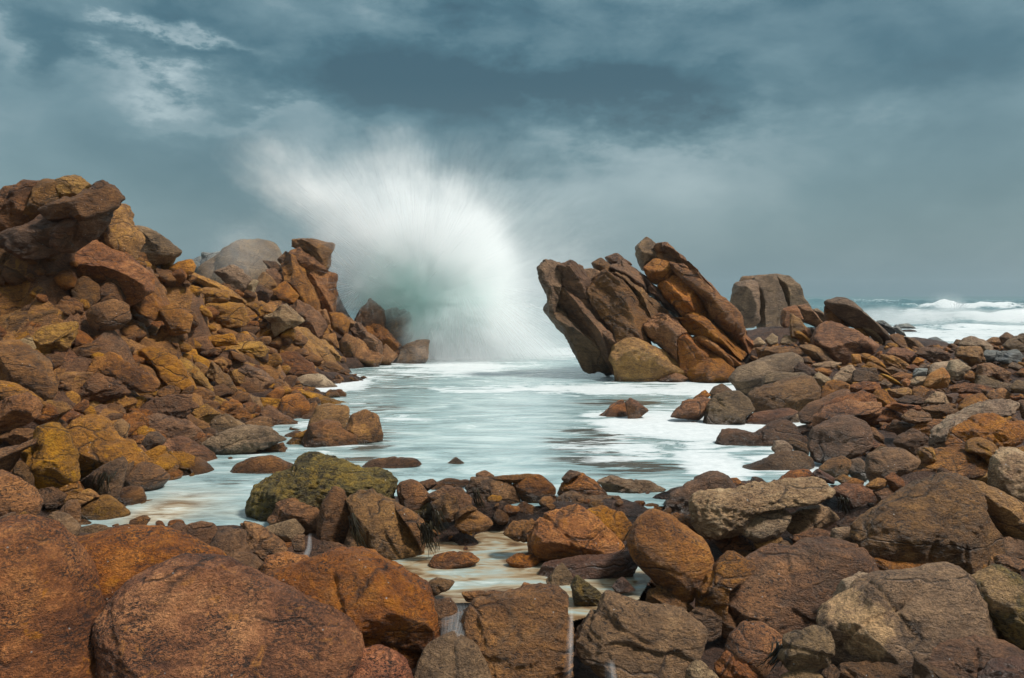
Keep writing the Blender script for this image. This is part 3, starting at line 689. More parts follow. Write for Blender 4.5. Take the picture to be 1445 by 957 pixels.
ORANGE = (0.42, 0.15, 0.03)
YEL = (0.40, 0.24, 0.045)
MATS = {
    'R': rock_mat('red_granite', (0.090, 0.037, 0.017), (0.270, 0.116, 0.046), (0.48, 0.228, 0.092), 0.52, lichen=(0.40, 0.165, 0.045), lich_amt=0.10, tint=(0.20, 0.098, 0.046)),
    'T': rock_mat('orange_granite', (0.125, 0.047, 0.016), (0.325, 0.132, 0.042), (0.52, 0.245, 0.080), 0.54, lichen=(0.42, 0.175, 0.045), lich_amt=0.22, tint=(0.22, 0.115, 0.06)),
    'F': rock_mat('bright_red_granite', (0.095, 0.032, 0.017), (0.33, 0.122, 0.056), (0.58, 0.25, 0.115), 0.50, lichen=(0.50, 0.19, 0.055), lich_amt=0.05, tint=(0.23, 0.088, 0.046), pitscale=42, bump=1.15),
    'X': rock_mat('vivid_orange_granite', (0.22, 0.075, 0.016), (0.44, 0.17, 0.036), (0.52, 0.23, 0.06), 0.62, lichen=ORANGE, lich_amt=0.4),
    'O': rock_mat('ochre_granite', (0.120, 0.058, 0.021), (0.32, 0.157, 0.049), (0.53, 0.275, 0.083), 0.56, lichen=(0.46, 0.235, 0.050), lich_amt=0.22, tint=(0.22, 0.115, 0.046)),
    'B': rock_mat('brown_granite', (0.075, 0.037, 0.019), (0.205, 0.102, 0.045), (0.37, 0.19, 0.080), 0.55, tint=(0.165, 0.108, 0.066)),
    'D': rock_mat('dark_granite', (0.048, 0.025, 0.013), (0.132, 0.067, 0.032), (0.24, 0.128, 0.062), 0.57, tint=(0.105, 0.062, 0.036)),
    'G': rock_mat('grey_granite', (0.085, 0.053, 0.030), (0.195, 0.122, 0.068), (0.35, 0.228, 0.128), 0.56, tint=(0.16, 0.10, 0.054)),
    'U': rock_mat('blue_grey_granite', (0.09, 0.095, 0.090), (0.19, 0.195, 0.18), (0.31, 0.31, 0.27), 0.60),
    'P': rock_mat('pale_granite', (0.17, 0.105, 0.060), (0.38, 0.255, 0.150), (0.58, 0.43, 0.27), 0.55, tint=(0.28, 0.17, 0.10)),
    'Y': rock_mat('mossy_granite', (0.050, 0.042, 0.018), (0.175, 0.128, 0.048), (0.38, 0.27, 0.095), 0.49, lichen=(0.34, 0.225, 0.070), lich_amt=0.30, pitscale=24, bump=1.4, tint=(0.12, 0.105, 0.05)),
    'K': rock_mat('wet_maroon_granite', (0.042, 0.020, 0.013), (0.120, 0.056, 0.032), (0.21, 0.105, 0.058), 0.60, wet=0.6, tint=(0.10, 0.05, 0.034)),
}

# ------------------------------------------------------------------ depth of the ground seen at a photo point (from the lie of the shore)
CTRL = """0,957,4.2 0,750,5.2 0,680,7 0,600,8 0,520,9.5 0,450,11.5 0,380,12.5 100,300,13 100,957,4.4 100,760,5.6 100,700,7.2 150,560,10.5 150,480,12.5 150,420,13.3
300,650,9.7 200,690,8.2 160,740,7.2 200,640,9 230,750,6.9 300,600,11.9 300,560,13.3 300,500,15 300,450,16.5 300,400,18 260,350,16 400,540,18.0 400,500,19.4 400,450,20.6 430,400,22 450,340,24
350,560,14.6 400,590,13.1 450,630,10.6 500,625,10.9 230,600,11 230,540,12.4 230,460,14.2 460,540,18.4 500,515,23.2 480,570,14.8 350,640,10.1
300,790,6.1 350,830,5.5 350,740,6.9 430,730,6.9 440,790,6.2 480,700,7.6 550,660,9.3 640,655,9.5 560,760,6.55 600,720,7.2 700,700,7.7 650,740,6.8 800,700,7.8 900,690,8.1 640,800,6.1 740,795,6.15 800,790,6.3 880,780,6.3 850,860,5.45 700,860,5.35 600,820,5.7 560,900,5.0 700,957,4.8 850,957,4.7
300,957,4.5 450,957,4.5 1000,957,4.6 1150,957,4.5 1300,957,4.5 1445,957,4.3 950,850,5.6 1050,860,5.5 1000,750,6.9 1100,760,6.6 1200,800,5.95 1150,690,7.8 1000,690,8.1 1100,650,9.4 1300,800,5.85 1300,860,5.1 1445,840,5.1 1400,760,6.2 1445,720,6.6 1250,700,7.3 1300,660,7.9 1400,650,7.9 1445,620,8.6 1200,640,9.3 1150,635,10 1050,620,11 1000,620,11.1 1300,600,10 1400,600,9.6 1200,590,11.2 1120,580,13 1050,590,12.6 980,595,12.7 900,590,13.0 1300,560,12.4 1445,560,11.3 1200,560,13.2 1120,545,15 1050,550,16.2 960,540,18.3 1200,530,15.6 1300,530,14.6 1400,530,13.6 1100,510,18.4 1180,500,18.6 1250,500,17.3 1300,500,16.6 1400,500,15.2 1445,500,14.6 1040,500,20 1120,470,21.5 1200,470,20 1300,480,18.5 1400,480,17 1445,470,16.4 870,535,19.2 940,500,20.2 750,600,12.3 650,560,15.8"""
CP = np.array([[float(v) for v in s.split(',')] for s in CTRL.split()])


def depth_at(px, py):
    d2 = ((CP[:, 0] - px) / 1.35) ** 2 + (CP[:, 1] - py) ** 2 + 60.0
    w = d2 ** -2.0
    return float(math.exp((w * np.log(CP[:, 2])).sum() / w.sum()))


def world(px, py, Y):
    return ((px - MID) / FPX * Y, Y, CAMZ - (py - HOR) / FPX * Y)


def on_water(px, py, z=0.0):
    Y = (CAMZ - z) * FPX / (py - HOR)
    return ((px - MID) / FPX * Y, Y)


# ------------------------------------------------------------------ rock bodies
_ico = {}


def ico(level):
    if level not in _ico:
        bm = bmesh.new()
        bmesh.ops.create_icosphere(bm, subdivisions=level, radius=1.0)
        v = np.array([x.co[:] for x in bm.verts], dtype=np.float64)
        f = np.array([[y.index for y in x.verts] for x in bm.faces], dtype=np.int32)
        bm.free()
        _ico[level] = (v / np.linalg.norm(v, axis=1)[:, None], f)
    return _ico[level]


def mesh_from(name, V, F, mat=None, smooth=True):
    me = bpy.data.meshes.new(name)
    V = np.asarray(V, dtype=np.float32)
    F = np.asarray(F, dtype=np.int32)
    k = F.shape[1]
    me.vertices.add(len(V))
    me.vertices.foreach_set('co', V.ravel())
    me.loops.add(F.size)
    me.loops.foreach_set('vertex_index', F.ravel())
    me.polygons.add(len(F))
    me.polygons.foreach_set('loop_start', np.arange(0, F.size, k, dtype=np.int32))
    me.polygons.foreach_set('loop_total', np.full(len(F), k, dtype=np.int32))
    if smooth:
        me.polygons.foreach_set('use_smooth', np.ones(len(F), dtype=bool))
    me.update(calc_edges=True)
    me.validate()
    if mat:
        me.materials.append(mat)
    return me


def link(name, me, parent=None, loc=(0, 0, 0)):
    o = bpy.data.objects.new(name, me)
    COL.objects.link(o)
    o.location = loc
    if parent:
        o.parent = parent
    return o


def tag(o, label=None, cat=None, group=None, kind=None):
    for k, v in (('label', label), ('category', cat), ('group', group), ('kind', kind)):
        if v:
            o[k] = v
    return o


def radial(poly, nb=360):
    """distance from the centroid to the outline, per direction"""
    a = poly
    b = np.roll(poly, -1, axis=0)
    th = np.arange(nb) / nb * 2 * math.pi
    R = np.zeros(nb)
    for i, t in enumerate(th):
        d = np.array([math.cos(t), math.sin(t)])
        e = b - a
        den = d[0] * e[:, 1] - d[1] * e[:, 0]
        den = np.where(np.abs(den) < 1e-12, 1e-12, den)
        tt = (a[:, 0] * e[:, 1] - a[:, 1] * e[:, 0]) / den
        uu = (a[:, 0] * d[1] - a[:, 1] * d[0]) / den
        ok = (tt > 0) & (uu >= -1e-6) & (uu <= 1 + 1e-6)
        R[i] = tt[ok].max() if ok.any() else 0.0
    bad = R <= 0
    if bad.any():
        R[bad] = np.median(R[~bad]) if (~bad).any() else 0.1
    return R


def smooth_ring(R, sig):
    n = len(R)
    k = np.arange(-int(3 * sig) - 1, int(3 * sig) + 2)
    w = np.exp(-0.5 * (k / sig) ** 2)
    w /= w.sum()
    return sum(wi * np.roll(R, ki) for wi, ki in zip(w, k))


COLLAR = []      # stones standing in moving water
GROUND = []      # x, y, z where stones rest


def build_rock(pxy, Y, shape, seed, thick=None, grow=1.03, ground=True, dip=None, embed=0.08, collar=0.0):
    rng = np.random.default_rng(seed)
    lo, hi = pxy.min(0), pxy.max(0)
    cx, cy = (lo + hi) / 2
    # area centroid
    a, b = pxy, np.roll(pxy, -1, axis=0)
    cr = a[:, 0] * b[:, 1] - b[:, 0] * a[:, 1]
    A = cr.sum() / 2
    if abs(A) > 1:
        cx = ((a[:, 0] + b[:, 0]) * cr).sum() / (6 * A)
        cy = ((a[:, 1] + b[:, 1]) * cr).sum() / (6 * A)
    w_px, h_px = hi - lo
    if Y is None:
        Yb = depth_at((lo[0] + hi[0]) / 2, hi[1] - 0.12 * h_px)
    else:
        Yb = Y
    k0 = Yb / FPX
    W, H = w_px * k0, h_px * k0
    T = 0.5 * (0.62 * min(W, H) + 0.38 * math.sqrt(W * H))
    if thick:
        T *= thick
    Yc = Yb + (0.55 * T if Y is None else 0.0)
    k = Yc / FPX
    poly = np.stack([(pxy[:, 0] - cx) * k, -(pxy[:, 1] - cy) * k], axis=1) * grow
    # work in the outline's own axes, so that long stones keep their ends
    per = np.concatenate([poly + (np.roll(poly, -1, axis=0) - poly) * u for u in (0.0, 0.25, 0.5, 0.75)])
    ev, E = np.linalg.eigh(np.cov(per.T))
    sc2 = np.sqrt(np.clip(ev, 1e-8, None))
    R = radial((poly @ E) / sc2)
    sig = {'r': 5.5, 'm': 3.0, 'a': 1.5, 's': 2.0, 'p': 3.2}[shape]
    R = smooth_ring(R, sig)
    nb = len(R)
    big = max(w_px, h_px)
    lvl = 7 if big > 330 else 6 if big > 105 or (dip is not None and big > 40) else 5 if big > 34 else 4
    D, F = ico(lvl)
    # random spin of the sphere about the view axis so that grids do not line up
    th0 = rng.uniform(0, 6.28)
    U = D[:, 0] * math.cos(th0) - D[:, 2] * math.sin(th0)
    Vv = D[:, 0] * math.sin(th0) + D[:, 2] * math.cos(th0)
    N = D[:, 1].copy()
    S = np.stack([U, N, Vv], axis=1)
    # superellipsoid: blockier for angular rocks
    ex = {'r': 1.0, 'm': 0.86, 'a': 0.70, 's': 0.78, 'p': 0.95}[shape]
    if dip is not None:
        ex = 0.58
    m = np.hypot(U, Vv)
    th = np.arctan2(Vv, U)
    mm = np.power(np.clip(m, 1e-6, 1), ex)
    nn = np.sign(N) * np.power(np.abs(N), ex)
    P = np.stack([mm * np.cos(th), nn, mm * np.sin(th)], axis=1)
    # facets: planes that cut the near and far bulge but leave the outline
    nf = {'r': 5, 'm': 9, 'a': 13, 's': 10, 'p': 6}[shape]
    soft = {'r': 0.80, 'm': 0.93, 'a': 1.0, 's': 1.0, 'p': 0.8}[shape]
    for j in range(nf):
        q = rng.normal(size=3)
        q /= np.linalg.norm(q)
        inpl = math.hypot(q[0], q[2])
        if abs(q[1]) < 0.25:
            continue
        d = max(inpl + (0.06 if shape == 'r' else 0.02), 0.58 + 0.12 * rng.random())
        P -= np.outer(np.clip(P @ q - d, 0, None) * soft, q)
    for j in range({'r': 2, 'm': 6, 'a': 9, 's': 6, 'p': 3}[shape]):      # chipped corners, outline included
        q = rng.normal(size=3)
        q /= np.linalg.norm(q)
        P -= np.outer(np.clip(P @ q - rng.uniform(0.86, 0.95), 0, None) * soft, q)
    ti = (th / (2 * math.pi) * nb) % nb
    i0 = np.floor(ti).astype(int) % nb
    fr = ti - np.floor(ti)
    Rt = R[i0] * (1 - fr) + R[(i0 + 1) % nb] * fr
    pl = (P[:, [0, 2]] * Rt[:, None] * sc2) @ E.T
    Q = np.stack([pl[:, 0], P[:, 1] * T, pl[:, 1]], axis=1)
    # upper part lies further back, as on any boulder seen from a little above
    Q[:, 1] += 0.30 * Q[:, 2] * min(1.0, T / (H * 0.5 + 1e-6))
    # hidden foot sinks into the ground
    dn = np.clip(-Q[:, 2] / (H * 0.5 + 1e-6), 0, 1)
    Q[:, 2] -= dn * dn * 0.10 * H
    # relief
    s = 0.5 * math.sqrt(W * H)
    rm = R.mean()
    np_ = (P[:, [0, 2]] / (sc2 * rm)) @ E.T
    nrm = np.stack([np_[:, 0], P[:, 1] / T, np_[:, 1]], axis=1)
    nrm /= np.linalg.norm(nrm, axis=1)[:, None] + 1e-9
    o3 = rng.uniform(0, 200, 3)
    hmul = {'r': 0.8, 'm': 1.0, 'a': 1.0, 's': 0.9, 'p': 1.3}[shape]
    lowamp = {'r': 0.085, 'm': 0.070, 'a': 0.045, 's': 0.040, 'p': 0.085}[shape]
    disp = lowamp * s * fbm(Q * (1.3 / s) + o3, 2)
    stp = {'r': 0.0, 'm': 0.035, 'a': 0.075, 's': 0.055, 'p': 0.03}[shape]
    if stp and lvl >= 5:      # broken ledges: stepped fracture faces
        sn = fbm(Q * (1.7 / s) + o3 + 200, 3, 0.45) * 3.2
        fl = np.floor(sn)
        fr_ = sn - fl
        disp += stp * s * (fl + np.clip((fr_ - 0.5) * 9 + 0.5, 0, 1)) / 1.6
    disp += 0.045 * s * (0.35 - np.abs(fbm(Q * (2.6 / s) + o3 + 9, 2 if lvl < 6 else 3, 0.55))) * 1.2
    if lvl >= 5:
        fq = max(7.0 / s, 4.0)
        disp += 0.016 * s * min(1.0, 7.0 / s / fq * 1.3) * fbm(Q * fq + o3 + 31, 2)
    if lvl >= 6:
        disp += 0.017 * fbm(Q * np.array([11, 11, 20]) + o3 + 50, 2, 0.6) * min(1.0, s)
    if lvl >= 7:
        disp += 0.010 * fbm(Q * np.array([31, 31, 44]) + o3 + 60, 2, 0.6)
    if lvl >= 6:
        disp += 0.030 * min(1.0, s) * (0.3 - np.abs(fbm(Q * np.array([4.5, 4.5, 7.0]) + o3 + 80, 3, 0.6)))
    if shape == 'p':
        pn = fbm(Q * (9.0 / max(s, 0.35)) + o3 + 70, 2)
        disp -= 0.055 * s * np.clip(pn - 0.02, 0, 0.3) * 2.2
    if shape == 's':
        bed = rng.uniform(-0.9, 0.2)
        qb = np.array([-math.sin(bed) * 0.9, 0.35, math.cos(bed)])
        # beds follow the long axis of the outline
        C = np.cov(poly.T)
        ev, evec = np.linalg.eigh(C)
        la = evec[:, 1] if dip is None else np.array([math.cos(dip), math.sin(dip)])
        qb = np.array([-la[1], 0.35, la[0]])
        qb /= np.linalg.norm(qb)
        tb = (Q @ qb) / s
        wob = 0.25 * fbm(Q * (1.2 / s) + o3 + 90, 2)
        sl = pnoise(np.stack([(tb + wob) * 5.5, np.zeros_like(tb) + o3[0], np.zeros_like(tb) + 0.5], axis=1))
        disp += 0.050 * s * np.sign(sl) * np.abs(sl) ** 0.5
        for j in range(9 if dip is not None else 5 if lvl >= 5 else 2):      # open joints along the beds
            dj = rng.uniform(-0.8, 0.8)
            wv = tb + 0.5 * wob - dj
            msk = np.clip(pnoise(Q * (0.8 / s) + o3 + 300 + 11 * j) * 4 + 0.8, 0, 1)
            disp -= 0.050 * s * msk * np.exp(-(wv / 0.022) ** 2)
            disp += rng.uniform(-0.022, 0.022) * s * np.tanh(wv / 0.02)
    # cracks
    nc = {'r': 1, 'm': 2, 'a': 3, 's': 2, 'p': 0}[shape] if lvl >= 5 else 0
    for j in range(nc):
        q = rng.normal(size=3) * np.array([1, 0.5, 0.8])
        q /= np.linalg.norm(q)
        d = rng.uniform(-0.35, 0.35) * s
        wv = Q @ q - d + 0.10 * s * fbm(Q * (1.6 / s) + o3 + 120 + j, 3)
        wid = max(0.012 * s + 0.004, 0.012)
        msk = np.clip(pnoise(Q * (0.9 / s) + o3 + 150 + 7 * j) * 3 + 0.6, 0, 1)
        disp -= (0.040 * s + 0.01) * msk * np.exp(-(wv / wid) ** 2)
        if shape in 'a':
            disp += 0.03 * s * np.tanh(wv / (wid * 2))
    Q += nrm * (disp * hmul)[:, None]
    c = world(cx, cy, Yc)
    zb = CAMZ - (hi[1] - HOR) / FPX * Yc
    if collar and -0.5 < zb < 0.22:
        COLLAR.append((c[0], Yc, W * 0.5, T, collar))
    if ground:
        GROUND.append((c[0], Yc, CAMZ - (hi[1] - HOR) / FPX * Yc + embed * H, max(W, 2 * T)))
    return Q, F, c, (W, H, T)


TILES = {'A': (0, 240, 4.787), 'B': (200, 320, 4.787), 'C': (0, 420, 4.787), 'D': (250, 460, 4.787), 'E': (0, 580, 4.787), 'F': (220, 620, 4.787),
         'G': (420, 320, 4.555), 'H': (1000, 380, 5.983), 'I': (1205, 400, 5.983), 'J': (1000, 500, 5.983), 'K': (1205, 500, 5.983), 'L': (930, 620, 4.787),
         'M': (1145, 620, 4.787), 'N': (1145, 757, 4.787), 'P': (850, 757, 4.787), 'Q': (330, 630, 4.787), 'S': (530, 630, 4.787), 'U': (720, 630, 4.787),
         'V': (560, 757, 4.787), 'W': (820, 520, 4.787), 'X': (740, 320, 3.682), 'Z': (0, 0, 1.0)}
GROUPS = dict([(t, 'boulders on the slope of the rocky hill') for t in 'ABCDE'] + [(t, 'boulders around the stream and pool outlet') for t in 'FQSUV'] + [(t, 'boulders of the upper beach') for t in 'HIJKX'] + [(t, 'large boulders of the lower beach') for t in 'LMNPZ'] + [('W', 'rocks awash in the foam')])
KIND = {'b': ('boulder', 'boulder'), 's': ('flat_rock', 'flat rock'), 'k': ('rock_block', 'rock block'), 'c': ('cobble', 'stone'), 'p': ('rock_block', None)}
PARTNAME = {'s': 'bedded_ledge', 'a': 'fractured_block', 'm': 'weathered_block', 'r': 'rounded_knob', 'p': 'pitted_capstone'}
PALE = {'huge two faced boulder, pale cream': (1200, 868, 46), 'cream and black mottled': (1395, 825, 34)}  # cream painted over the boulder end that catches the light
DETACHED = ('leaning_outcrop', 'sea_stack', 'hazy_dome')

parent = None
pname = None
for ln_no, ln in enumerate(ROCKS.strip().splitlines()):
    f = ln.split('|')
    if f[0] == '#thing':
        pname = f[1]
        parent = bpy.data.objects.new(f[1], None)
        COL.objects.link(parent)
        parent.empty_display_size = 0.5
        tag(parent, f[3], f[2], None, 'thing')
        parent['base_y'] = float(f[4])
        first = True
        continue
    if f[0] == '#end':
        parent = None
        pname = None
        continue
    code, _, yy = f[1].partition('@')
    Y = float(yy) if yy else None
    ox, oy, sc = TILES[f[0]]
    pts = np.array([[float(v) for v in p.split(',')] for p in f[2].split()]) / sc + np.array([ox, oy])
    kind, colr, shp = code[0], code[1], code[2]
    if f[0] == 'Z' and colr == 'R':
        colr, shp = 'F', 'r'
    if pname == 'leaning_outcrop' and shp == 'a':
        shp = 's'
    if f[0] in 'BCDA' and colr in 'BD' and not pname:
        colr = {'B': 'BO'[ln_no % 2], 'D': 'B'}[colr]
    if f[0] in 'BCD' and not pname:
        if shp == 'm':
            shp = 'sam'[ln_no % 3]
        elif shp == 'r' and ln_no % 2:
            shp = 'm'
    th = None
    if pname == 'overhanging_crag':
        th = 1.25
    if pname in ('leaning_outcrop', 'sea_stack'):
        th = 1.45
    Q, F, c, dims = build_rock(pts, Y, shp, 1000 + ln_no, thick=th, grow=(1.13 if pname == 'leaning_outcrop' else 1.12) if parent else (1.15 if f[0] in 'ABCD' else 1.07), ground=pname not in DETACHED, collar={'J': 0.55, 'W': 0.55, 'X': 0.6, 'D': 0.28, 'G': 0.5, 'L': 0.3, 'S': 0.16, 'Q': 0.16, 'F': 0.14, 'H': 0.4}.get(f[0], 0.0), embed=0.36 if f[0] in 'ABCD' and not pname and np.max(pts[:, 1]) < 600 else 0.08, dip=math.radians(-50 + 5 * math.sin(ln_no * 2.1)) if pname == 'leaning_outcrop' and code[2] in 'as' else None)
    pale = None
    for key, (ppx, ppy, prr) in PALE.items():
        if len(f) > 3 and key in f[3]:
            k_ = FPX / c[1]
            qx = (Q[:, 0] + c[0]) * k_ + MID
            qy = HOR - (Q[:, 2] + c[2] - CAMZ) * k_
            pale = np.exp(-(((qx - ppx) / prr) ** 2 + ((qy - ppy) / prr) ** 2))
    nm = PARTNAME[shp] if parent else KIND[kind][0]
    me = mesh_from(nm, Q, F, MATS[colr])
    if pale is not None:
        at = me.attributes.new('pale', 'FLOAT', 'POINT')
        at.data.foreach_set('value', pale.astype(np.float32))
    if parent:
        if first:
            bx = c[0]
            parent.location = (c[0], c[1], 0.0)
            first = False
        link(nm, me, parent, Vector(c) - parent.location)
    else:
        tag(link(nm, me, None, c), f[3], KIND[kind][1], GROUPS[f[0]], 'thing')
for o in COL.objects:
    if 'base_y' in o:
        del o['base_y']

# ------------------------------------------------------------------ ground beneath the stones
G = list(GROUND)
for px, py in [(300, 720), (250, 728), (350, 700), (300, 735), (560, 690), (640, 665), (700, 640), (800, 650), (900, 670), (950, 650), (980, 610), (700, 600), (600, 600), (520, 570), (560, 540),
               (600, 650), (740, 670), (860, 680), (960, 690), (700, 560), (800, 560), (850, 600), (640, 530), (760, 530), (820, 530), (900, 560), (1000, 545), (1040, 560), (1020, 600), (1050, 660), (1000, 660), (450, 655), (530, 640), (560, 610), (680, 620), (760, 620), (500, 522), (530, 520), (560, 519), (590, 519), (620, 518), (650, 517), (480, 530), (470, 548)]:
    x, y = on_water(px, py)
    G.append((x, y, -0.75, 1.2))
for px, py in [(640, 770), (700, 760), (700, 790), (620, 800), (700, 815), (740, 835), (690, 835), (660, 825), (640, 780), (720, 775), (820, 785), (600, 780)]:
    x, y = on_water(px, py, -0.12)
    G.append((x, y, -0.42, 0.5))
for px in range(545, 940, 26):
    G.append(((px - MID) / FPX * 7.5, 7.5, 0.20, 0.5))
for px in range(180, 560, 26):
    yb = 6.7 if px < 500 else 7.1
    G.append(((px - MID) / FPX * yb, yb, 0.16, 0.5))
for px in range(930, 1100, 26):
    G.append(((px - MID) / FPX * 7.9, 7.9, 0.22, 0.5))
for x in np.arange(-40, 46, 4.0):
    for y in (34, 40, 46):
        G.append((x, y, -2.0, 4.0))
for x, y, z in [(-12, 20, 1.2), (-15, 16, 1.6), (-10, 24, 0.6), (-13, 28, -0.8), (-8, 29, -0.8), (-4, 28, -1.0), (0, 28, -1), (4, 29, -1), (-1, 25, -0.9), (2, 25, -0.9), (-18, 12, 1.8), (-14, 10, 1.6), (-9, 6, 0.6), (-7, 4, 0.0),
                (0, 3, -1.0), (-3, 2.5, -1.0), (3, 2.5, -1.0), (-2, 4, -0.9), (2, 4, -0.9), (0, 0, -1.0), (8, 4, -0.3), (12, 8, 0.4), (14, 13, 0.6), (18, 18, 0.3), (14, 23, -0.3), (10, 25, -0.6), (20, 24, -1.0), (26, 18, -0.4)]:
    G.append((x, y, z, 2.0))
G = np.array(G)


def ground_z(x, y):
    x = np.atleast_1d(x)
    y = np.atleast_1d(y)
    out = np.empty(len(x))
    for i in range(0, len(x), 4000):
        d2 = (x[i:i + 4000, None] - G[None, :, 0]) ** 2 + (y[i:i + 4000, None] - G[None, :, 1]) ** 2
        w = (d2 + (0.25 * G[None, :, 3]) ** 2 + 0.01) ** -2.2
        out[i:i + 4000] = (w * G[None, :, 2]).sum(1) / w.sum(1)
    return out


def grid_faces(nx, ny):
    i = np.arange(nx * ny).reshape(ny, nx)
    return np.stack([i[:-1, :-1], i[:-1, 1:], i[1:, 1:], i[1:, :-1]], axis=-1).reshape(-1, 4)


xs = np.sign(np.linspace(-1, 1, 560)) * np.abs(np.linspace(-1, 1, 560)) ** 1.35 * 24
ys = 1.0 + (np.linspace(0, 1, 420) ** 1.3) * 45.0
XX, YY = np.meshgrid(xs, ys)
zz = ground_z(XX.ravel(), YY.ravel()) - 0.10
zz += 0.05 * fbm(np.stack([XX.ravel() * 2.5, YY.ravel() * 2.5, zz * 0], axis=1), 3)
hill = np.clip((-XX.ravel() - 0.20 * YY.ravel() - 0.3) / 1.0, 0, 1) * np.clip((YY.ravel() - 8) / 2, 0, 1) * np.clip((zz - 0.15) / 0.4, 0, 1)
sn = fbm(np.stack([XX.ravel() * 1.1 + YY.ravel() * 0.5, YY.ravel() * 1.3, zz * 2.0], axis=1), 3) * 4.0
zz += hill * 0.10 * (np.floor(sn) + np.clip((sn - np.floor(sn) - 0.5) * 6 + 0.5, 0, 1))
gm = rock_mat('wet_gravel', (0.045, 0.024, 0.015), (0.11, 0.058, 0.033), (0.20, 0.11, 0.062), 0.52, pitscale=20, bump=1.4)
gF = grid_faces(560, 420)
gme = mesh_from('ground', np.stack([XX.ravel(), YY.ravel(), zz], axis=1), gF, gm)
gme.materials.append(MATS['O'])
gme.materials.append(MATS['B'])
hf = hill[gF].mean(axis=1)
pn_ = fbm(np.stack([XX.ravel() * 0.8, YY.ravel() * 0.8, zz * 0 + 5], axis=1), 2)[gF].mean(axis=1)
gme.polygons.foreach_set('material_index', np.where(hf > 0.3, np.where(pn_ > 0, 1, 2), 0).astype(np.int32))
tag(link('ground', gme), 'dark wet gravel and bedrock under the boulders', kind='structure')
# deep bed of the sea out to the horizon, so that nothing ends in the void
sb = mesh_from('seabed', [(-4000, -50, -3.5), (4000, -50, -3.5), (4000, 5000, -3.5), (-4000, 5000, -3.5)], [(0, 1, 2, 3)], gm)
tag(link('terrain', sb), 'deep dark bed under the sea', kind='structure')

# ------------------------------------------------------------------ loose rubble in the gaps (nobody could count it)
protos = []
for k in range(10):
    D, F = ico(3)
    r = np.random.default_rng(400 + k)
    sx = np.array([1.0, r.uniform(0.6, 0.95), r.uniform(0.45, 0.75)])
    P = D.copy()
    for j in range(7):
        q = r.normal(size=3)
        q /= np.linalg.norm(q)
        P -= np.outer(np.clip(P @ q - r.uniform(0.6, 0.85), 0, None) * 0.85, q)
    P = P * sx
    P += D * (0.10 * fbm(P * 2.2 + k * 5, 2))[:, None]
    protos.append((P, F))
bins = {}
NS = 9000
sx_ = RNG.uniform(-14, 20, NS * 3)
sy_ = RNG.uniform(4.2, 21, NS * 3)
gz = ground_z(sx_, sy_) - 0.10
keep = (gz > -0.28) & (np.abs(sx_) < sy_ * 1.3 + 2.5)
# keep the pools clear
idx = np.nonzero(keep)[0][:NS]
mats_r = ['B', 'O', 'B', 'R', 'D', 'B']
for mi in range(6):
    Vs, Fs, base = [], [], 0
    for i in idx[mi::6]:
        P, F = protos[RNG.integers(10)]
        a = RNG.uniform(0, 6.28)
        rad = (0.030 + 0.075 * RNG.random() ** 2.0) * (0.7 + sy_[i] / 18) * (1.9 if sx_[i] < -0.25 * sy_[i] and sy_[i] > 7.5 else 1.0)
        if abs(sx_[i]) > 0.67 * sy_[i] + 0.7:
            rad *= 1.5 + 3.0 * RNG.random() ** 2
        ca, sa = math.cos(a), math.sin(a)
        tilt = RNG.normal(0, 0.3)
        x = P[:, 0] * ca - P[:, 1] * sa
        y = P[:, 0] * sa + P[:, 1] * ca
        z = P[:, 2] + x * tilt
        Vs.append(np.stack([x * rad + sx_[i], y * rad + sy_[i], z * rad + gz[i] + rad * 0.15], axis=1))
        Fs.append(F + base)
        base += len(P)
    bins[mi] = (np.concatenate(Vs), np.concatenate(Fs))
allV, allF, allM, base = [], [], [], 0
for mi in range(6):
    v, fc = bins[mi]
    allV.append(v)
    allF.append(fc + base)
    allM.append(np.full(len(fc), mi, dtype=np.int32))
    base += len(v)
me = mesh_from('rubble', np.concatenate(allV), np.concatenate(allF))
for c_ in mats_r:
    me.materials.append(MATS[c_])
me.polygons.foreach_set('material_index', np.concatenate(allM))
tag(link('rubble', me), 'small loose stones packed in the gaps between the boulders', kind='stuff')

# ------------------------------------------------------------------ sea and tidal pool
def gauss_field(x, y, blobs, z=0.0):
    """blobs: photo px, py, half-width px, half-height px, weight -> field on the water plane"""
    out = np.zeros_like(x)
    for px, py, rx, ry, wgt in blobs:
        cx, cy = on_water(px, py, z)
        x1, _ = on_water(px + rx, py, z)
        _, ya = on_water(px, py + ry, z)
        out += wgt * np.exp(-(((x - cx) / (x1 - cx)) ** 2 + ((y - cy) / (cy - ya)) ** 2))
    return out


rows = np.concatenate([np.linspace(6.2, 30, 330), 30 + (np.linspace(0.003, 1, 230) ** 3.2) * 4000])
colsn = 340
uu = np.linspace(-1, 1, colsn)
half = np.interp(rows, [6, 30, 60, 4030], [5.2, 24, 50, 4200])
SX = half[:, None] * uu[None, :]
SY = np.repeat(rows[:, None], colsn, axis=1)
x, y = SX.ravel(), SY.ravel()
swell = np.clip((y - 36) / 20, 0, 1)
z = swell * 0.30 * fbm(np.stack([x * 0.05, y * 0.11, x * 0], axis=1), 3)
z += np.clip((y - 26) / 10, 0, 1) * 0.05 * fbm(np.stack([x * 0.5, y * 0.8, x * 0 + 3], axis=1), 3)
z += 0.010 * fbm(np.stack([x * 1.6, y * 3.2, x * 0 + 7], axis=1), 3)
foam = np.zeros_like(x)
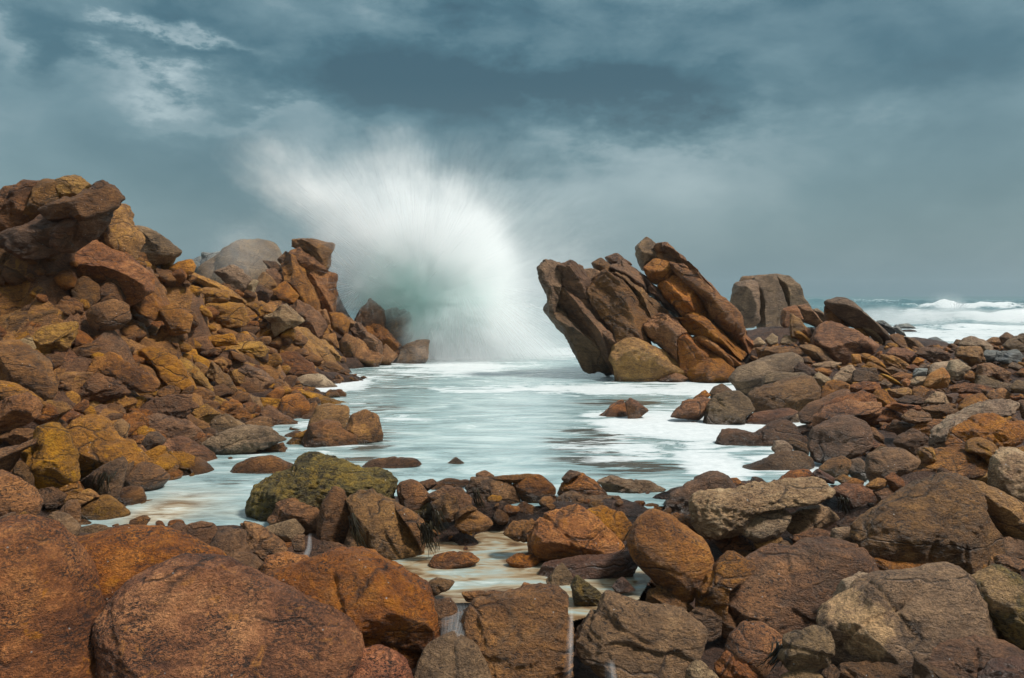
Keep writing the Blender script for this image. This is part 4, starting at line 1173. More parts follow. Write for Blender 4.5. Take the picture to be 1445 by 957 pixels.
# breakers rolling in beyond the beach
for yc, x0, x1, amp, wid, sd in [(64, 28, 100, 1.15, 3.0, 1), (50, 21, 60, 0.35, 3.0, 2), (125, 58, 210, 1.35, 6, 3), (98, 20, 60, 0.5, 6, 4), (210, 60, 330, 1.3, 10, 5), (150, -20, 60, 0.6, 7, 6)]:
    ycx = yc + 0.10 * (x - x0) * (1 if sd % 2 else -0.6) + 2.2 * fbm(np.stack([x * 0.11, x * 0 + sd * 9.1, x * 0], axis=1), 2)
    lat = 1 / (1 + np.exp(-(x - x0) / 1.6)) * 1 / (1 + np.exp((x - x1) / 5.0))
    lump = 0.75 + 0.7 * fbm(np.stack([x * 0.30, y * 0.30, x * 0 + sd], axis=1), 3)
    d = (y - ycx) / wid
    prof = np.where(d < 0, np.exp(-(d * 1.7) ** 2), np.exp(-(d * 0.75) ** 2))
    z += amp * lat * prof * lump
    br = np.clip(0.55 + 2.6 * fbm(np.stack([x * (0.9 / wid), y * 0.02, x * 0 + sd * 3.3], axis=1), 3), 0, 1)
    fo = lat * np.where(d < 0, np.exp(-(d * (0.6 if sd == 1 else 1.1)) ** 2), np.exp(-(d * 2.4) ** 2)) * (0.45 + 0.55 * br if sd == 1 else br)
    foam = np.maximum(foam, fo * (1.0 if sd <= 3 else 0.42))
churn = 1 / (1 + np.exp(-(x / y - 0.45) / 0.02)) * np.exp(-((y - 42) / 13.0) ** 4) * (0.62 + 0.5 * fbm(np.stack([x * 0.25, y * 0.4, x * 0 + 77], axis=1), 4))
foam = np.maximum(foam, 1.1 * churn)
foam = np.maximum(foam, np.exp(-(((x - 8.2) / 2.6) ** 2 + ((y - 27) / 5.0) ** 2)) * 1.1)
foam = np.maximum(foam, 0.7 * np.exp(-(((x - 0) / 6) ** 2 + ((y - 28) / 4.0) ** 2)))
foam += gauss_field(x, y, [(475, 545, 45, 14, 0.9), (640, 528, 190, 12, 0.42), (800, 550, 260, 9, 0.62), (1040, 555, 70, 22, 0.8), (960, 600, 95, 34, 0.95), (1010, 660, 60, 30, 0.9), (1090, 600, 60, 20, 0.7), (900, 650, 40, 14, 0.2), (560, 590, 60, 14, 0.30), (680, 590, 120, 12, 0.28), (880, 600, 60, 14, 0.5), (860, 545, 80, 14, 0.25), (425, 600, 30, 8, 0.5), (280, 715, 70, 14, 0.30), (650, 515, 80, 10, 0.6)])
for cx_, cy_, rx_, ry_, amt in COLLAR:
    near = np.abs(y - cy_) < ry_ * 2 + 1.5
    ell = np.sqrt(((x[near] - cx_) / (rx_ + 0.10)) ** 2 + ((y[near] - cy_) / (ry_ + 0.15)) ** 2)
    foam[near] = np.maximum(foam[near], amt * np.exp(-(np.clip((ell - 1.0) * min(rx_, ry_), -0.3, None) / 0.22) ** 2) + 0.0)
milk = np.clip(1.15 - (y - 22) / 30, 0, 1)
dark = gauss_field(x, y, [(840, 622, 65, 26, 0.75), (890, 655, 85, 14, 0.8), (850, 605, 60, 6, 0.3), (530, 575, 45, 10, 0.45), (520, 630, 30, 26, 0.75), (590, 530, 60, 5, 0.5), (560, 547, 70, 3, 0.5), (860, 520, 30, 10, 0.6), (880, 568, 60, 5, 0.9), (440, 655, 60, 6, 0.6), (1000, 575, 50, 4, 0.5), (360, 735, 22, 10, 0.5), (330, 680, 30, 6, 0.4), (760, 690, 220, 8, 0.35)])  # rock reflections on the pool, drawn as dark streaks in the water colour
cream = gauss_field(x, y, [(250, 712, 60, 22, 0.9), (215, 730, 40, 14, 0.8), (330, 725, 40, 10, 0.3)])
# dry land: cut the sheet where the shore boulders stand well above it, seaward of the barrier only
front = np.interp(x, [-6, -3.4, -2.2, -1.5, -1.0, 0.0, 1.2, 2.0, 3.2, 5], [6.65, 6.65, 6.65, 6.9, 7.6, 7.55, 7.4, 7.9, 8.2, 8.6])
vmask = (y > front)
Fq = grid_faces(colsn, len(rows))
okf = vmask[Fq].all(axis=1)
me = mesh_from('sea', np.stack([x, y, z], axis=1), Fq[okf])
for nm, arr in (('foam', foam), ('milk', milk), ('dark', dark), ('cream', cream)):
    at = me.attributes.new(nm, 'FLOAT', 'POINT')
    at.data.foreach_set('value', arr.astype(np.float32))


def water_mat(name):
    m, nt = new_mat(name)
    t = NT(nt)
    geo = t.n('ShaderNodeNewGeometry')
    P = geo.outputs['Position']
    A = lambda nme: t.n('ShaderNodeAttribute', attribute_name=nme).outputs['Fac']
    mpx = t.n('ShaderNodeMapping')
    t.l(P, mpx.inputs['Vector'])
    mpx.inputs['Scale'].default_value = (0.55, 1.5, 1.0)
    PX = mpx.outputs[0]
    streak = t.noise(PX, 1.25, 9, 0.66, 1.3)
    streak2 = t.noise(PX, 3.6, 5, 0.6, 0.6)
    mp3 = t.n('ShaderNodeMapping')
    t.l(P, mp3.inputs['Vector'])
    mp3.inputs['Scale'].default_value = (0.35, 2.0, 1.0)
    streak3 = t.noise(mp3.outputs[0], 2.2, 5, 0.6, 0.9)
    broad = t.noise(PX, 0.45, 3, 0.5, 0.5)
    # deep sea green, milky pool turquoise
    deep = t.ramp(t.noise(PX, 0.12, 6, 0.65), [(0.35, (0.025, 0.095, 0.110)), (0.65, (0.075, 0.20, 0.215))])
    milk = t.ramp(streak, [(0.32, (0.13, 0.205, 0.215)), (0.48, (0.28, 0.40, 0.41)), (0.66, (0.52, 0.63, 0.63))])
    col = t.mix(A('milk'), deep, milk)
    creamc = t.ramp(streak2, [(0.35, (0.20, 0.13, 0.07)), (0.52, (0.48, 0.44, 0.34)), (0.65, (0.62, 0.66, 0.60))])
    col = t.mix(A('cream'), col, creamc)
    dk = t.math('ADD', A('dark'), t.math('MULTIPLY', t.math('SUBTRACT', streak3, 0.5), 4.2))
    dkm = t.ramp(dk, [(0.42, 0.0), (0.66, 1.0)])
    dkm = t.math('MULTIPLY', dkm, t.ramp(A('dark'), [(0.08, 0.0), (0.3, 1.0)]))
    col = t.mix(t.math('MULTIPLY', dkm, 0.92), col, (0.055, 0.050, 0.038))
    fv = t.math('ADD', A('foam'), t.math('MULTIPLY', t.math('SUBTRACT', streak, 0.5), 1.6))
    fv = t.math('ADD', fv, t.math('MULTIPLY', t.math('SUBTRACT', streak2, 0.5), 0.9))
    fm = t.ramp(fv, [(0.40, 0.0), (0.56, 0.85), (0.85, 1.0)])
    ftex = t.ramp(t.noise(P, 9.0, 5, 0.7), [(0.3, (0.50, 0.55, 0.56)), (0.7, (0.68, 0.72, 0.73))])
    col = t.mix(fm, col, ftex)
    b = t.n('ShaderNodeBump')
    b.inputs['Strength'].default_value = 0.35
    b.inputs['Distance'].default_value = 0.06
    t.l(t.math('ADD', streak2, t.math('MULTIPLY', t.noise(P, 14, 3, 0.6), t.math('MULTIPLY', fm, 0.25))), b.inputs['Height'])
    p = t.n('ShaderNodeBsdfPrincipled')
    t.l(col, p.inputs['Base Color'])
    t.l(b.outputs[0], p.inputs['Normal'])
    t.l(t.math('ADD', t.math('MULTIPLY', fm, 0.5), 0.13), p.inputs['Roughness'])
    p.inputs['IOR'].default_value = 1.33
    p.inputs['Specular IOR Level'].default_value = 0.7
    o = t.n('ShaderNodeOutputMaterial')
    t.l(p.outputs[0], o.inputs['Surface'])
    return m


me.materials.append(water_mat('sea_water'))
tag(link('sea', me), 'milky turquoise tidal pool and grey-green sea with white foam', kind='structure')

# small stream pool, a hand lower than the tidal pool
px_poly = [(575, 745), (640, 725), (690, 700), (740, 705), (770, 740), (790, 760), (900, 770), (930, 800), (900, 850), (840, 868), (800, 880), (760, 866), (700, 852), (640, 852), (600, 846), (560, 815), (520, 790), (530, 760)]
pp = np.array([on_water(a, b, -0.13) for a, b in px_poly])
bm = bmesh.new()
n_ = 220
lo, hi = pp.min(0), pp.max(0)
gx = np.linspace(lo[0], hi[0], n_)
gy = np.linspace(lo[1], hi[1], n_)
GX, GY = np.meshgrid(gx, gy)


def inside(px, py, poly):
    r = np.zeros(len(px), dtype=bool)
    j = len(poly) - 1
    for i in range(len(poly)):
        xi, yi = poly[i]
        xj, yj = poly[j]
        c = ((yi > py) != (yj > py)) & (px < (xj - xi) * (py - yi) / (yj - yi + 1e-12) + xi)
        r ^= c
        j = i
    return r


bm.free()
ins = inside(GX.ravel(), GY.ravel(), pp)
F_ = grid_faces(n_, n_)
zr = -0.13 + 0.006 * fbm(np.stack([GX.ravel() * 5, GY.ravel() * 8, GX.ravel() * 0], axis=1), 2)
m, nt = new_mat('stream_water')
t = NT(nt)
geo = t.n('ShaderNodeNewGeometry')
mpx = t.n('ShaderNodeMapping')
t.l(geo.outputs['Position'], mpx.inputs['Vector'])
mpx.inputs['Scale'].default_value = (1.0, 2.4, 1.0)
mpx.inputs['Rotation'].default_value = (0, 0, 0.25)
s1 = t.noise(mpx.outputs[0], 1.3, 3, 0.5, 1.8)
s2 = t.noise(mpx.outputs[0], 4.0, 3, 0.5, 1.4)
vv = t.math('ADD', t.math('MULTIPLY', s1, 0.7), t.math('MULTIPLY', s2, 0.3))
cc = t.ramp(vv, [(0.32, (0.075, 0.040, 0.020)), (0.42, (0.18, 0.115, 0.06)), (0.50, (0.32, 0.27, 0.18)), (0.58, (0.30, 0.36, 0.33)), (0.70, (0.48, 0.54, 0.51))])
p = t.n('ShaderNodeBsdfPrincipled')
t.l(cc, p.inputs['Base Color'])
p.inputs['Roughness'].default_value = 0.16
p.inputs['IOR'].default_value = 1.33
bmp = t.n('ShaderNodeBump')
bmp.inputs['Strength'].default_value = 0.25
bmp.inputs['Distance'].default_value = 0.03
t.l(s2, bmp.inputs['Height'])
t.l(bmp.outputs[0], p.inputs['Normal'])
o = t.n('ShaderNodeOutputMaterial')
t.l(p.outputs[0], o.inputs['Surface'])
tag(link('stream_pool_water', mesh_from('stream_pool_water', np.stack([GX.ravel(), GY.ravel(), zr], axis=1), F_[ins[F_].all(axis=1)], m)), 'shallow brown and milky stream pool between the boulders', kind='structure')

# ------------------------------------------------------------------ spray: volumes and fine streaks
def spray_volume(name, blobs, core, streak_scale, density, box, streak_amt=1.0, rough=0.6, green=None):
    """blobs: (centre, radii, rotation, weight) ellipsoids in world metres"""
    m, nt = new_mat(name)
    t = NT(nt)
    geo = t.n('ShaderNodeNewGeometry')
    P = geo.outputs['Position']
    tot = None
    warp = t.noise(P, 1.1, 5, 0.62)
    wpn = t.n('ShaderNodeTexNoise', i_Scale=0.55, i_Detail=4.0, i_Roughness=0.6)
    t.l(P, wpn.inputs['Vector'])
    PWp = t.vmath('ADD', P, t.vmath('SCALE', t.vmath('SUBTRACT', wpn.outputs['Color'], (0.5, 0.5, 0.5)), 3.2 * streak_amt))
    for c, r, rot, w in blobs:
        # p' = R^-1 (p - c) / r
        mp = t.n('ShaderNodeMapping', vector_type='TEXTURE')
        t.l(PWp, mp.inputs['Vector'])
        mp.inputs['Location'].default_value = c
        mp.inputs['Rotation'].default_value = rot
        mp.inputs['Scale'].default_value = r
        L = t.vmath('LENGTH', mp.outputs[0])
        e = t.math('MULTIPLY', t.math('EXPONENT', t.math('MULTIPLY', t.math('POWER', L, 2.4), -1.0)), w)
        tot = e if tot is None else t.math('ADD', tot, e)
    d = t.vmath('NORMALIZE', t.vmath('SUBTRACT', P, core))
    d = t.vmath('ADD', d, t.vmath('SCALE', t.vmath('SUBTRACT', wpn.outputs['Color'], (0.5, 0.5, 0.5)), 0.22))
    st = t.noise(d, streak_scale, 3, 0.65)
    st2 = t.noise(d, streak_scale * 0.25, 3, 0.5)
    stv = t.math('ADD', t.math('MULTIPLY', st, 0.6), t.math('MULTIPLY', st2, 0.5))
    sm = t.math('MULTIPLY_ADD', t.math('SUBTRACT', stv, 0.55), 5.6 * streak_amt, 1.0, clamp=False)
    sm = t.math('MAXIMUM', sm, 0.04)
    hub = t.ramp(t.math('MULTIPLY', t.vmath('DISTANCE', P, core), 0.4), [(0.25, 0.0), (0.85, 1.0)])
    sm = t.math('ADD', t.math('MULTIPLY', sm, hub), t.math('SUBTRACT', 1.0, hub))
    wm = t.math('MAXIMUM', t.math('MULTIPLY_ADD', t.math('SUBTRACT', warp, 0.5), 2.6, 1.0), 0.0)
    den = t.math('MULTIPLY', t.math('MULTIPLY', tot, sm), wm)
    den = t.math('MULTIPLY', t.math('MAXIMUM', t.math('SUBTRACT', den, 0.012), 0.0), density)
    v = t.n('ShaderNodeVolumePrincipled')
    v.inputs['Color'].default_value = (0.995, 1.0, 1.0, 1)
    if green:
        mp = t.n('ShaderNodeMapping', vector_type='TEXTURE')
        t.l(PWp, mp.inputs['Vector'])
        mp.inputs['Location'].default_value = green[0]
        mp.inputs['Scale'].default_value = green[1]
        gl = t.math('EXPONENT', t.math('MULTIPLY', t.math('POWER', t.vmath('LENGTH', mp.outputs[0]), 2.0), -1.0))
        t.l(t.mix(gl, (0.986, 0.998, 1.0), (0.70, 0.93, 0.885)), v.inputs['Color'])  # white spray tinted faintly cyan to cool the warm sun on it
    t.l(den, v.inputs['Density'])
    v.inputs['Anisotropy'].default_value = -0.25
    o = t.n('ShaderNodeOutputMaterial')
    t.l(v.outputs[0], o.inputs['Volume'])
    (x0, y0, z0), (x1, y1, z1) = box
    V = [(x0, y0, z0), (x1, y0, z0), (x1, y1, z0), (x0, y1, z0), (x0, y0, z1), (x1, y0, z1), (x1, y1, z1), (x0, y1, z1)]
    Fc = [(0, 3, 2, 1), (4, 5, 6, 7), (0, 1, 5, 4), (1, 2, 6, 5), (2, 3, 7, 6), (3, 0, 4, 7)]
    return mesh_from(name, V, Fc, m, smooth=False)


YS = 26.0
wp = lambda px, py, Y=YS: world(px, py, Y)
core = wp(600, 425, 26.0)
mpx_ = YS / FPX       # metres per photo pixel at the splash
sp = bpy.data.objects.new('wave_splash', None)
COL.objects.link(sp)
sp.location = (core[0], YS, 0)
tag(sp, 'huge white burst of spray where a wave hits the headland', 'wave splash')
sblobs = [
    (wp(600, 375), (85 * mpx_, 1.5, 66 * mpx_), (0, 0, 0), 1.3),
    (wp(350, 365), (60 * mpx_, 2.0, 45 * mpx_), (0, 0, 0), 0.06),
    (wp(575, 425), (60 * mpx_, 1.2, 30 * mpx_), (0, 0, 0), 0.6),
    (wp(648, 445), (58 * mpx_, 1.5, 85 * mpx_), (0, 0, 0), 2.0),
    (wp(520, 385), (60 * mpx_, 1.2, 55 * mpx_), (0, 0, 0), 0.75),
    (wp(575, 315), (75 * mpx_, 1.4, 55 * mpx_), (0, 0, 0), 0.34),
    (wp(470, 285), (105 * mpx_, 1.3, 42 * mpx_), (0, math.radians(30), 0), 0.50),
    (wp(540, 245), (80 * mpx_, 1.3, 45 * mpx_), (0, 0, 0), 0.16),
    (wp(655, 330), (55 * mpx_, 1.4, 65 * mpx_), (0, math.radians(-20), 0), 0.35),
    (wp(705, 490), (85 * mpx_, 1.4, 38 * mpx_), (0, math.radians(22), 0), 0.50),
    (wp(640, 512), (110 * mpx_, 2.2, 16 * mpx_), (0, 0, 0), 0.7),
    (wp(640, 300), (230 * mpx_, 2.0, 150 * mpx_), (0, 0, 0), 0.022),
    (wp(740, 430), (110 * mpx_, 2.0, 110 * mpx_), (0, 0, 0), 0.12),
]
bx = ((wp(300, 0)[0], 23.2, 0.03), (wp(905, 0)[0], 29.5, 7.4))
vme = spray_volume('spray_cloud', sblobs, core, 26.0, 1.9, bx, 1.0, green=(wp(578, 425), (75 * mpx_, 3.0, 38 * mpx_)))
vo_ = link('spray_cloud', vme, sp, -Vector(sp.location))

# fine flying streaks
m, nt = new_mat('spray_streak')
t = NT(nt)
dif = t.n('ShaderNodeBsdfDiffuse')
dif.inputs['Color'].default_value = (0.93, 0.95, 0.96, 1)
trl = t.n('ShaderNodeBsdfTranslucent')
trl.inputs['Color'].default_value = (0.93, 0.95, 0.96, 1)
mxa = t.n('ShaderNodeMixShader', i_0=0.5)
t.l(dif.outputs[0], mxa.inputs[1])
t.l(trl.outputs[0], mxa.inputs[2])
tr = t.n('ShaderNodeBsdfTransparent')
at = t.n('ShaderNodeAttribute', attribute_name='fade')
mxb = t.n('ShaderNodeMixShader')
t.l(at.outputs['Fac'], mxb.inputs[0])
t.l(tr.outputs[0], mxb.inputs[1])
t.l(mxa.outputs[0], mxb.inputs[2])
o = t.n('ShaderNodeOutputMaterial')
t.l(mxb.outputs[0], o.inputs['Surface'])
STREAK = m


def streaks(n, origin, aim, spread, rlen, rstart, rng, wid=(0.006, 0.02), grav=0.25, fade=0.3):
    Vs, Fs, Fd, base = [], [], [], 0
    aim = np.array(aim, float)
    aim /= np.linalg.norm(aim)
    for i in range(n):
        d = aim + rng.normal(size=3) * np.array([spread, spread * 0.5, spread])
        d /= np.linalg.norm(d)
        r0 = rng.uniform(*rstart)
        L = rng.uniform(*rlen) * (0.4 + 0.6 * rng.random())
        w = rng.uniform(*wid)
        ts = np.linspace(0, 1, 7)
        Pp = np.array(origin) + np.outer(r0 + L * ts, d)
        Pp[:, 2] -= grav * ((r0 + L * ts) ** 2) * 0.06
        prof = np.sin(np.pi * np.clip(ts * 0.97 + 0.015, 0, 1)) ** 0.8
        side = np.cross(d, (0, 1, 0))
        side /= np.linalg.norm(side) + 1e-9
        up = np.cross(d, side)
        for k in range(3):
            a = k * 2.094
            Vs.append(Pp + np.outer(prof * w * 0.5, side * math.cos(a) + up * math.sin(a)))
        Fd.append(np.tile(prof * fade * rng.uniform(0.4, 1.0), 3))
        for k in range(3):
            a0, a1 = base + k * 7, base + ((k + 1) % 3) * 7
            for q in range(6):
                Fs.append((a0 + q, a0 + q + 1, a1 + q + 1, a1 + q))
        base += 21
    return np.concatenate(Vs), np.array(Fs), np.concatenate(Fd)


def streak_obj(name, parts, parent):
    V, F, A, base = [], [], [], 0
    for v, f_, a in parts:
        V.append(v)
        F.append(f_ + base)
        A.append(a)
        base += len(v)
    me = mesh_from(name, np.concatenate(V) - np.array(parent.location), np.concatenate(F), STREAK)
    at = me.attributes.new('fade', 'FLOAT', 'POINT')
    at.data.foreach_set('value', np.concatenate(A).astype(np.float32))
    return link(name, me, parent)


r_ = np.random.default_rng(3)
C1 = np.array(wp(585, 420, 25.3))
S_ = [
    streaks(300, C1, (-0.9, 0, 0.9), 0.30, (0.8, 2.0), (1.8, 4.2), r_, fade=0.16),
    streaks(260, C1, (0.0, 0, 1.0), 0.45, (0.6, 1.6), (1.0, 3.0), r_, fade=0.16),
    streaks(200, C1, (0.7, 0, 0.9), 0.35, (0.6, 1.4), (1.0, 2.6), r_, fade=0.16),
    streaks(300, np.array(wp(520, 400, 24.4)), (-1.0, -0.1, -0.25), 0.5, (0.4, 1.0), (0.4, 1.3), r_, fade=0.3),
    streaks(500, np.array(wp(640, 380, 25.0)), (0.12, -0.05, -1.0), 0.22, (0.8, 2.2), (0.6, 1.9), r_, fade=0.25, grav=0.0),
    streaks(220, np.array(wp(660, 400, 25.0)), (0.9, -0.05, -0.7), 0.25, (0.8, 2.4), (0.8, 2.6), r_, fade=0.2, grav=0.3),
]
streak_obj('spray_veil', S_, sp)

# surf blown off the breakers beyond the beach
sf = bpy.data.objects.new('breaking_surf', None)
COL.objects.link(sf)
sf.location = (24, 50, 0)
tag(sf, 'white breakers and blown spray rolling in beyond the boulder beach', 'surf')
fb = [((29.5, 61, 0.45), (4.0, 2.2, 0.55), (0, 0, 0), 0.5), ((38, 62, 0.35), (6, 2.2, 0.42), (0, 0, 0), 0.35), ((35.0, 63, 0.9), (1.3, 2, 0.8), (0, 0.6, 0), 0.30), ((24.5, 52, 0.2), (3.0, 2.6, 0.4), (0, 0, 0), 0.4), ((9.6, 30.0, 0.15), (1.0, 2.0, 0.45), (0, 0, 0), 0.9)]
fm_ = spray_volume('surf_cloud', fb, (22, 46, -6), 12.0, 0.9, ((7.5, 26.8, 0.02), (50, 68, 3.4)), 0.4)
link('surf_cloud', fm_, sf, -Vector(sf.location))
S2 = [streaks(90, np.array((35, 63, 0.5)), (0.5, 0, 1), 0.35, (0.3, 1.2), (0.3, 0.9), r_, wid=(0.02, 0.06), fade=0.25)]
streak_obj('surf_veil', S2, sf)

# ------------------------------------------------------------------ small cascades
m, nt = new_mat('falling_water')
t = NT(nt)
uvn = t.n('ShaderNodeAttribute', attribute_name='across')
fd = t.n('ShaderNodeAttribute', attribute_name='fade')
cb = t.n('ShaderNodeCombineXYZ')
t.l(t.math('MULTIPLY', uvn.outputs['Fac'], 7.0), cb.inputs[0])
geo = t.n('ShaderNodeNewGeometry')
sepz = t.n('ShaderNodeSeparateXYZ')
t.l(geo.outputs['Position'], sepz.inputs[0])
t.l(t.math('MULTIPLY', sepz.outputs[2], 1.4), cb.inputs[1])
ns = t.noise(cb.outputs[0], 1.6, 4, 0.6)
al = t.math('MULTIPLY', t.ramp(ns, [(0.38, 0.03), (0.80, 0.36)]), fd.outputs['Fac'])
p = t.n('ShaderNodeBsdfPrincipled')
p.inputs['Base Color'].default_value = (0.72, 0.76, 0.78, 1)
p.inputs['Roughness'].default_value = 0.3
tr = t.n('ShaderNodeBsdfTransparent')
mx = t.n('ShaderNodeMixShader')
t.l(al, mx.inputs[0])
t.l(tr.outputs[0], mx.inputs[1])
t.l(p.outputs[0], mx.inputs[2])
o = t.n('ShaderNodeOutputMaterial')
t.l(mx.outputs[0], o.inputs['Surface'])
FALL = m


def cascade(path, w0, w1, label, strength=1.0):
    """path: world points from lip to foot"""
    P = np.array(path, float)
    n = 16
    tt = np.linspace(0, len(P) - 1, n)
    C = np.stack([np.interp(tt, range(len(P)), P[:, k]) for k in range(3)], axis=1)
    for _ in range(2):
        C[1:-1] = (C[:-2] + 2 * C[1:-1] + C[2:]) / 4
    V, A, Fd = [], [], []
    na = 11
    for i in range(n):
        w = w0 + (w1 - w0) * i / (n - 1)
        for j in range(na):
            a = j / (na - 1) * 2 - 1
            V.append((C[i, 0] + a * w * 0.5, C[i, 1] - 0.03 * math.cos(a * 1.4), C[i, 2] - 0.012 * a * a))
            A.append(a)
            Fd.append(strength * (1 - abs(a) ** 3) * min(1.0, (i + 0.3) / 2.5) * min(1.0, (n - 0.5 - i) / 3.0))
    V = np.array(V)
    F1 = grid_faces(na, n)
    back = V + np.array([0, 0.02, 0])
    i_ = np.arange(na * n).reshape(n, na)
    ring = np.concatenate([i_[0], i_[1:, -1], i_[-1, -2::-1], i_[-2:0:-1, 0]])
    rf = np.stack([ring, np.roll(ring, -1), np.roll(ring, -1) + na * n, ring + na * n], axis=1)
    c = V.mean(0)
    me = mesh_from('cascade', np.concatenate([V, back]) - c, np.concatenate([F1, F1[:, ::-1] + na * n, rf]), FALL)
    for nm, arr in (('across', A * 2), ('fade', Fd * 2)):
        at = me.attributes.new(nm, 'FLOAT', 'POINT')
        at.data.foreach_set('value', np.array(arr, dtype=np.float32))
    tag(link('cascade', me, None, c), label, 'small waterfall')


W3 = lambda px, py, Y: world(px, py, Y)
cascade([W3(640, 850, 5.30), W3(645, 862, 5.05), W3(642, 885, 4.86), W3(636, 905, 4.76)], 0.26, 0.14, 'veil of white water sliding over a wet stone beside the orange granular boulder', 0.55)
cascade([W3(806, 855, 5.02), W3(805, 885, 4.78), W3(804, 910, 4.62), W3(801, 960, 4.58)], 0.03, 0.06, 'thin twin threads of water falling between flat topped slab and banded slab', 0.7)
cascade([W3(860, 930, 4.45), W3(863, 960, 4.42)], 0.06, 0.08, 'short thread of water dropping below the banded slab with the puddle', 0.7)
cascade([W3(437, 752, 6.45), W3(436, 772, 6.25), W3(428, 790, 6.1)], 0.03, 0.07, 'little trickle falling beneath the upright egg boulder', 0.7)

# ------------------------------------------------------------------ seaweed
m, nt = new_mat('seaweed')
t = NT(nt)
tc = t.n('ShaderNodeTexCoord')
cc = t.ramp(t.noise(tc.outputs['Object'], 9, 3), [(0.3, (0.010, 0.008, 0.006)), (0.7, (0.045, 0.036, 0.014))])
p = t.n('ShaderNodeBsdfPrincipled')
t.l(cc, p.inputs['Base Color'])
p.inputs['Roughness'].default_value = 0.35
o = t.n('ShaderNodeOutputMaterial')
t.l(p.outputs[0], o.inputs['Surface'])
WEED = m


def weed(px, py, Y, wpx, hpx, n, label, seed, lean=0.0):
    r = np.random.default_rng(seed)
    k = Y / FPX
    c = np.array(world(px, py, Y))
    Vs, Fs, base = [], [], 0
    for i in range(n):
        x0 = r.normal(0, wpx * k * 0.3)
        L = hpx * k * r.uniform(0.5, 1.0)
        w = r.uniform(0.003, 0.010)
        ts = np.linspace(0, 1, 8)
        ph = r.uniform(0, 6.28)
        X = x0 + lean * L * ts + 0.10 * L * np.sin(ts * 4 + ph) * ts + r.normal(0, 0.25) * wpx * k * ts
        Z = -L * ts + 0.04 * r.random()
        Yp = -0.03 - 0.07 * np.sin(ts * 1.6 + 0.3 * ph) - r.uniform(0, 0.08)
        ww = w * (1 - 0.8 * ts ** 2) * (0.7 + 0.3 * np.sin(ts * 9 + ph))
        for sgn, dy in ((-1, 0.0), (1, 0.004), (0.2, -0.006)):
            Vs.append(np.stack([X + sgn * ww, Yp + dy, Z], axis=1))
        for a, b in ((0, 1), (1, 2), (2, 0)):
            for q in range(7):
                Fs.append((base + a * 8 + q, base + a * 8 + q + 1, base + b * 8 + q + 1, base + b * 8 + q))
        base += 24
    tag(link('seaweed', mesh_from('seaweed', np.concatenate(Vs), np.array(Fs), WEED), None, c), label, 'seaweed')


weed(62, 740, 6.75, 14, 42, 26, 'black seaweed hanging down the side of the grey draped boulder', 1, 0.0)
weed(100, 745, 6.75, 10, 26, 16, 'short black seaweed tuft between two grey stones by the red boulders', 2, -0.3)
weed(158, 668, 7.5, 16, 36, 22, 'black seaweed strands in the cleft of the dark weed hung boulder', 3, -0.4)
weed(604, 738, 6.55, 16, 44, 40, 'greenish seaweed trailing from the weed draped boulder into the stream', 4, 0.15)
weed(618, 720, 6.9, 12, 34, 22, 'dark seaweed hanging under the tan bright faced block', 5, 0.3)
weed(501, 725, 6.2, 8, 60, 16, 'thin black seaweed strip in the crack of the purple-brown boulder', 6, 0.3)
weed(1182, 702, 7.0, 14, 24, 26, 'dark seaweed under the far tip of the long pitted slab', 7, 0.2)
weed(1093, 903, 4.75, 14, 34, 26, 'seaweed clinging to the side of the round red-brown boulder', 8, -0.5)
weed(894, 738, 6.2, 8, 44, 14, 'thin dark seaweed ribbon between bright orange and huge orange egg boulders', 9, -0.5)
weed(672, 690, 7.4, 10, 40, 14, 'dark seaweed in the gap beside the square shouldered block', 10, 0.4)

# ------------------------------------------------------------------ air
hz, nt = new_mat('sea_haze')
t = NT(nt)
v = t.n('ShaderNodeVolumePrincipled')
v.inputs['Color'].default_value = (0.80, 0.90, 0.95, 1)
v.inputs['Density'].default_value = HAZE
o = t.n('ShaderNodeOutputMaterial')
t.l(v.outputs[0], o.inputs['Volume'])
if HAZE > 0:
    x0, y0, z0, x1, y1, z1 = -420, -30, -4.5, 420, 420, 10.5
    V = [(x0, y0, z0), (x1, y0, z0), (x1, y1, z0), (x0, y1, z0), (x0, y0, z1), (x1, y0, z1), (x1, y1, z1), (x0, y1, z1)]
    Fc = [(0, 3, 2, 1), (4, 5, 6, 7), (0, 1, 5, 4), (1, 2, 6, 5), (2, 3, 7, 6), (3, 0, 4, 7)]
    tag(link('haze', mesh_from('haze', V, Fc, hz, smooth=False)), 'thin sea mist over the whole shore', kind='stuff')

# ------------------------------------------------------------------ sky, sun
SUN_EL, SUN_AZ = math.radians(56), math.radians(104)     # azimuth clockwise from +Y (out to sea)
W = bpy.data.worlds.new('World')
SC.world = W
W.use_nodes = True
nt = W.node_tree
nt.nodes.clear()
t = NT(nt)
tc = t.n('ShaderNodeTexCoord')
Dv = t.vmath('NORMALIZE', tc.outputs['Generated'])
sep = t.n('ShaderNodeSeparateXYZ')
t.l(Dv, sep.inputs[0])
dx, dy, dz = sep.outputs
az = t.math('ARCTAN2', dx, dy)
elv = t.math('ARCSINE', dz)
cmb = t.n('ShaderNodeCombineXYZ')
t.l(az, cmb.inputs[0])
t.l(t.math('MULTIPLY', elv, 2.0), cmb.inputs[1])
t.l(t.math('MULTIPLY', dy, 0.35), cmb.inputs[2])
CV = cmb.outputs[0]
wa = t.n('ShaderNodeTexNoise', i_Scale=6.0, i_Detail=9.0, i_Roughness=0.62)
t.l(CV, wa.inputs['Vector'])
wsep = t.n('ShaderNodeSeparateColor')
t.l(wa.outputs['Color'], wsep.inputs[0])
azw = t.math('ADD', az, t.math('MULTIPLY', t.math('SUBTRACT', wsep.outputs[0], 0.5), 0.24))
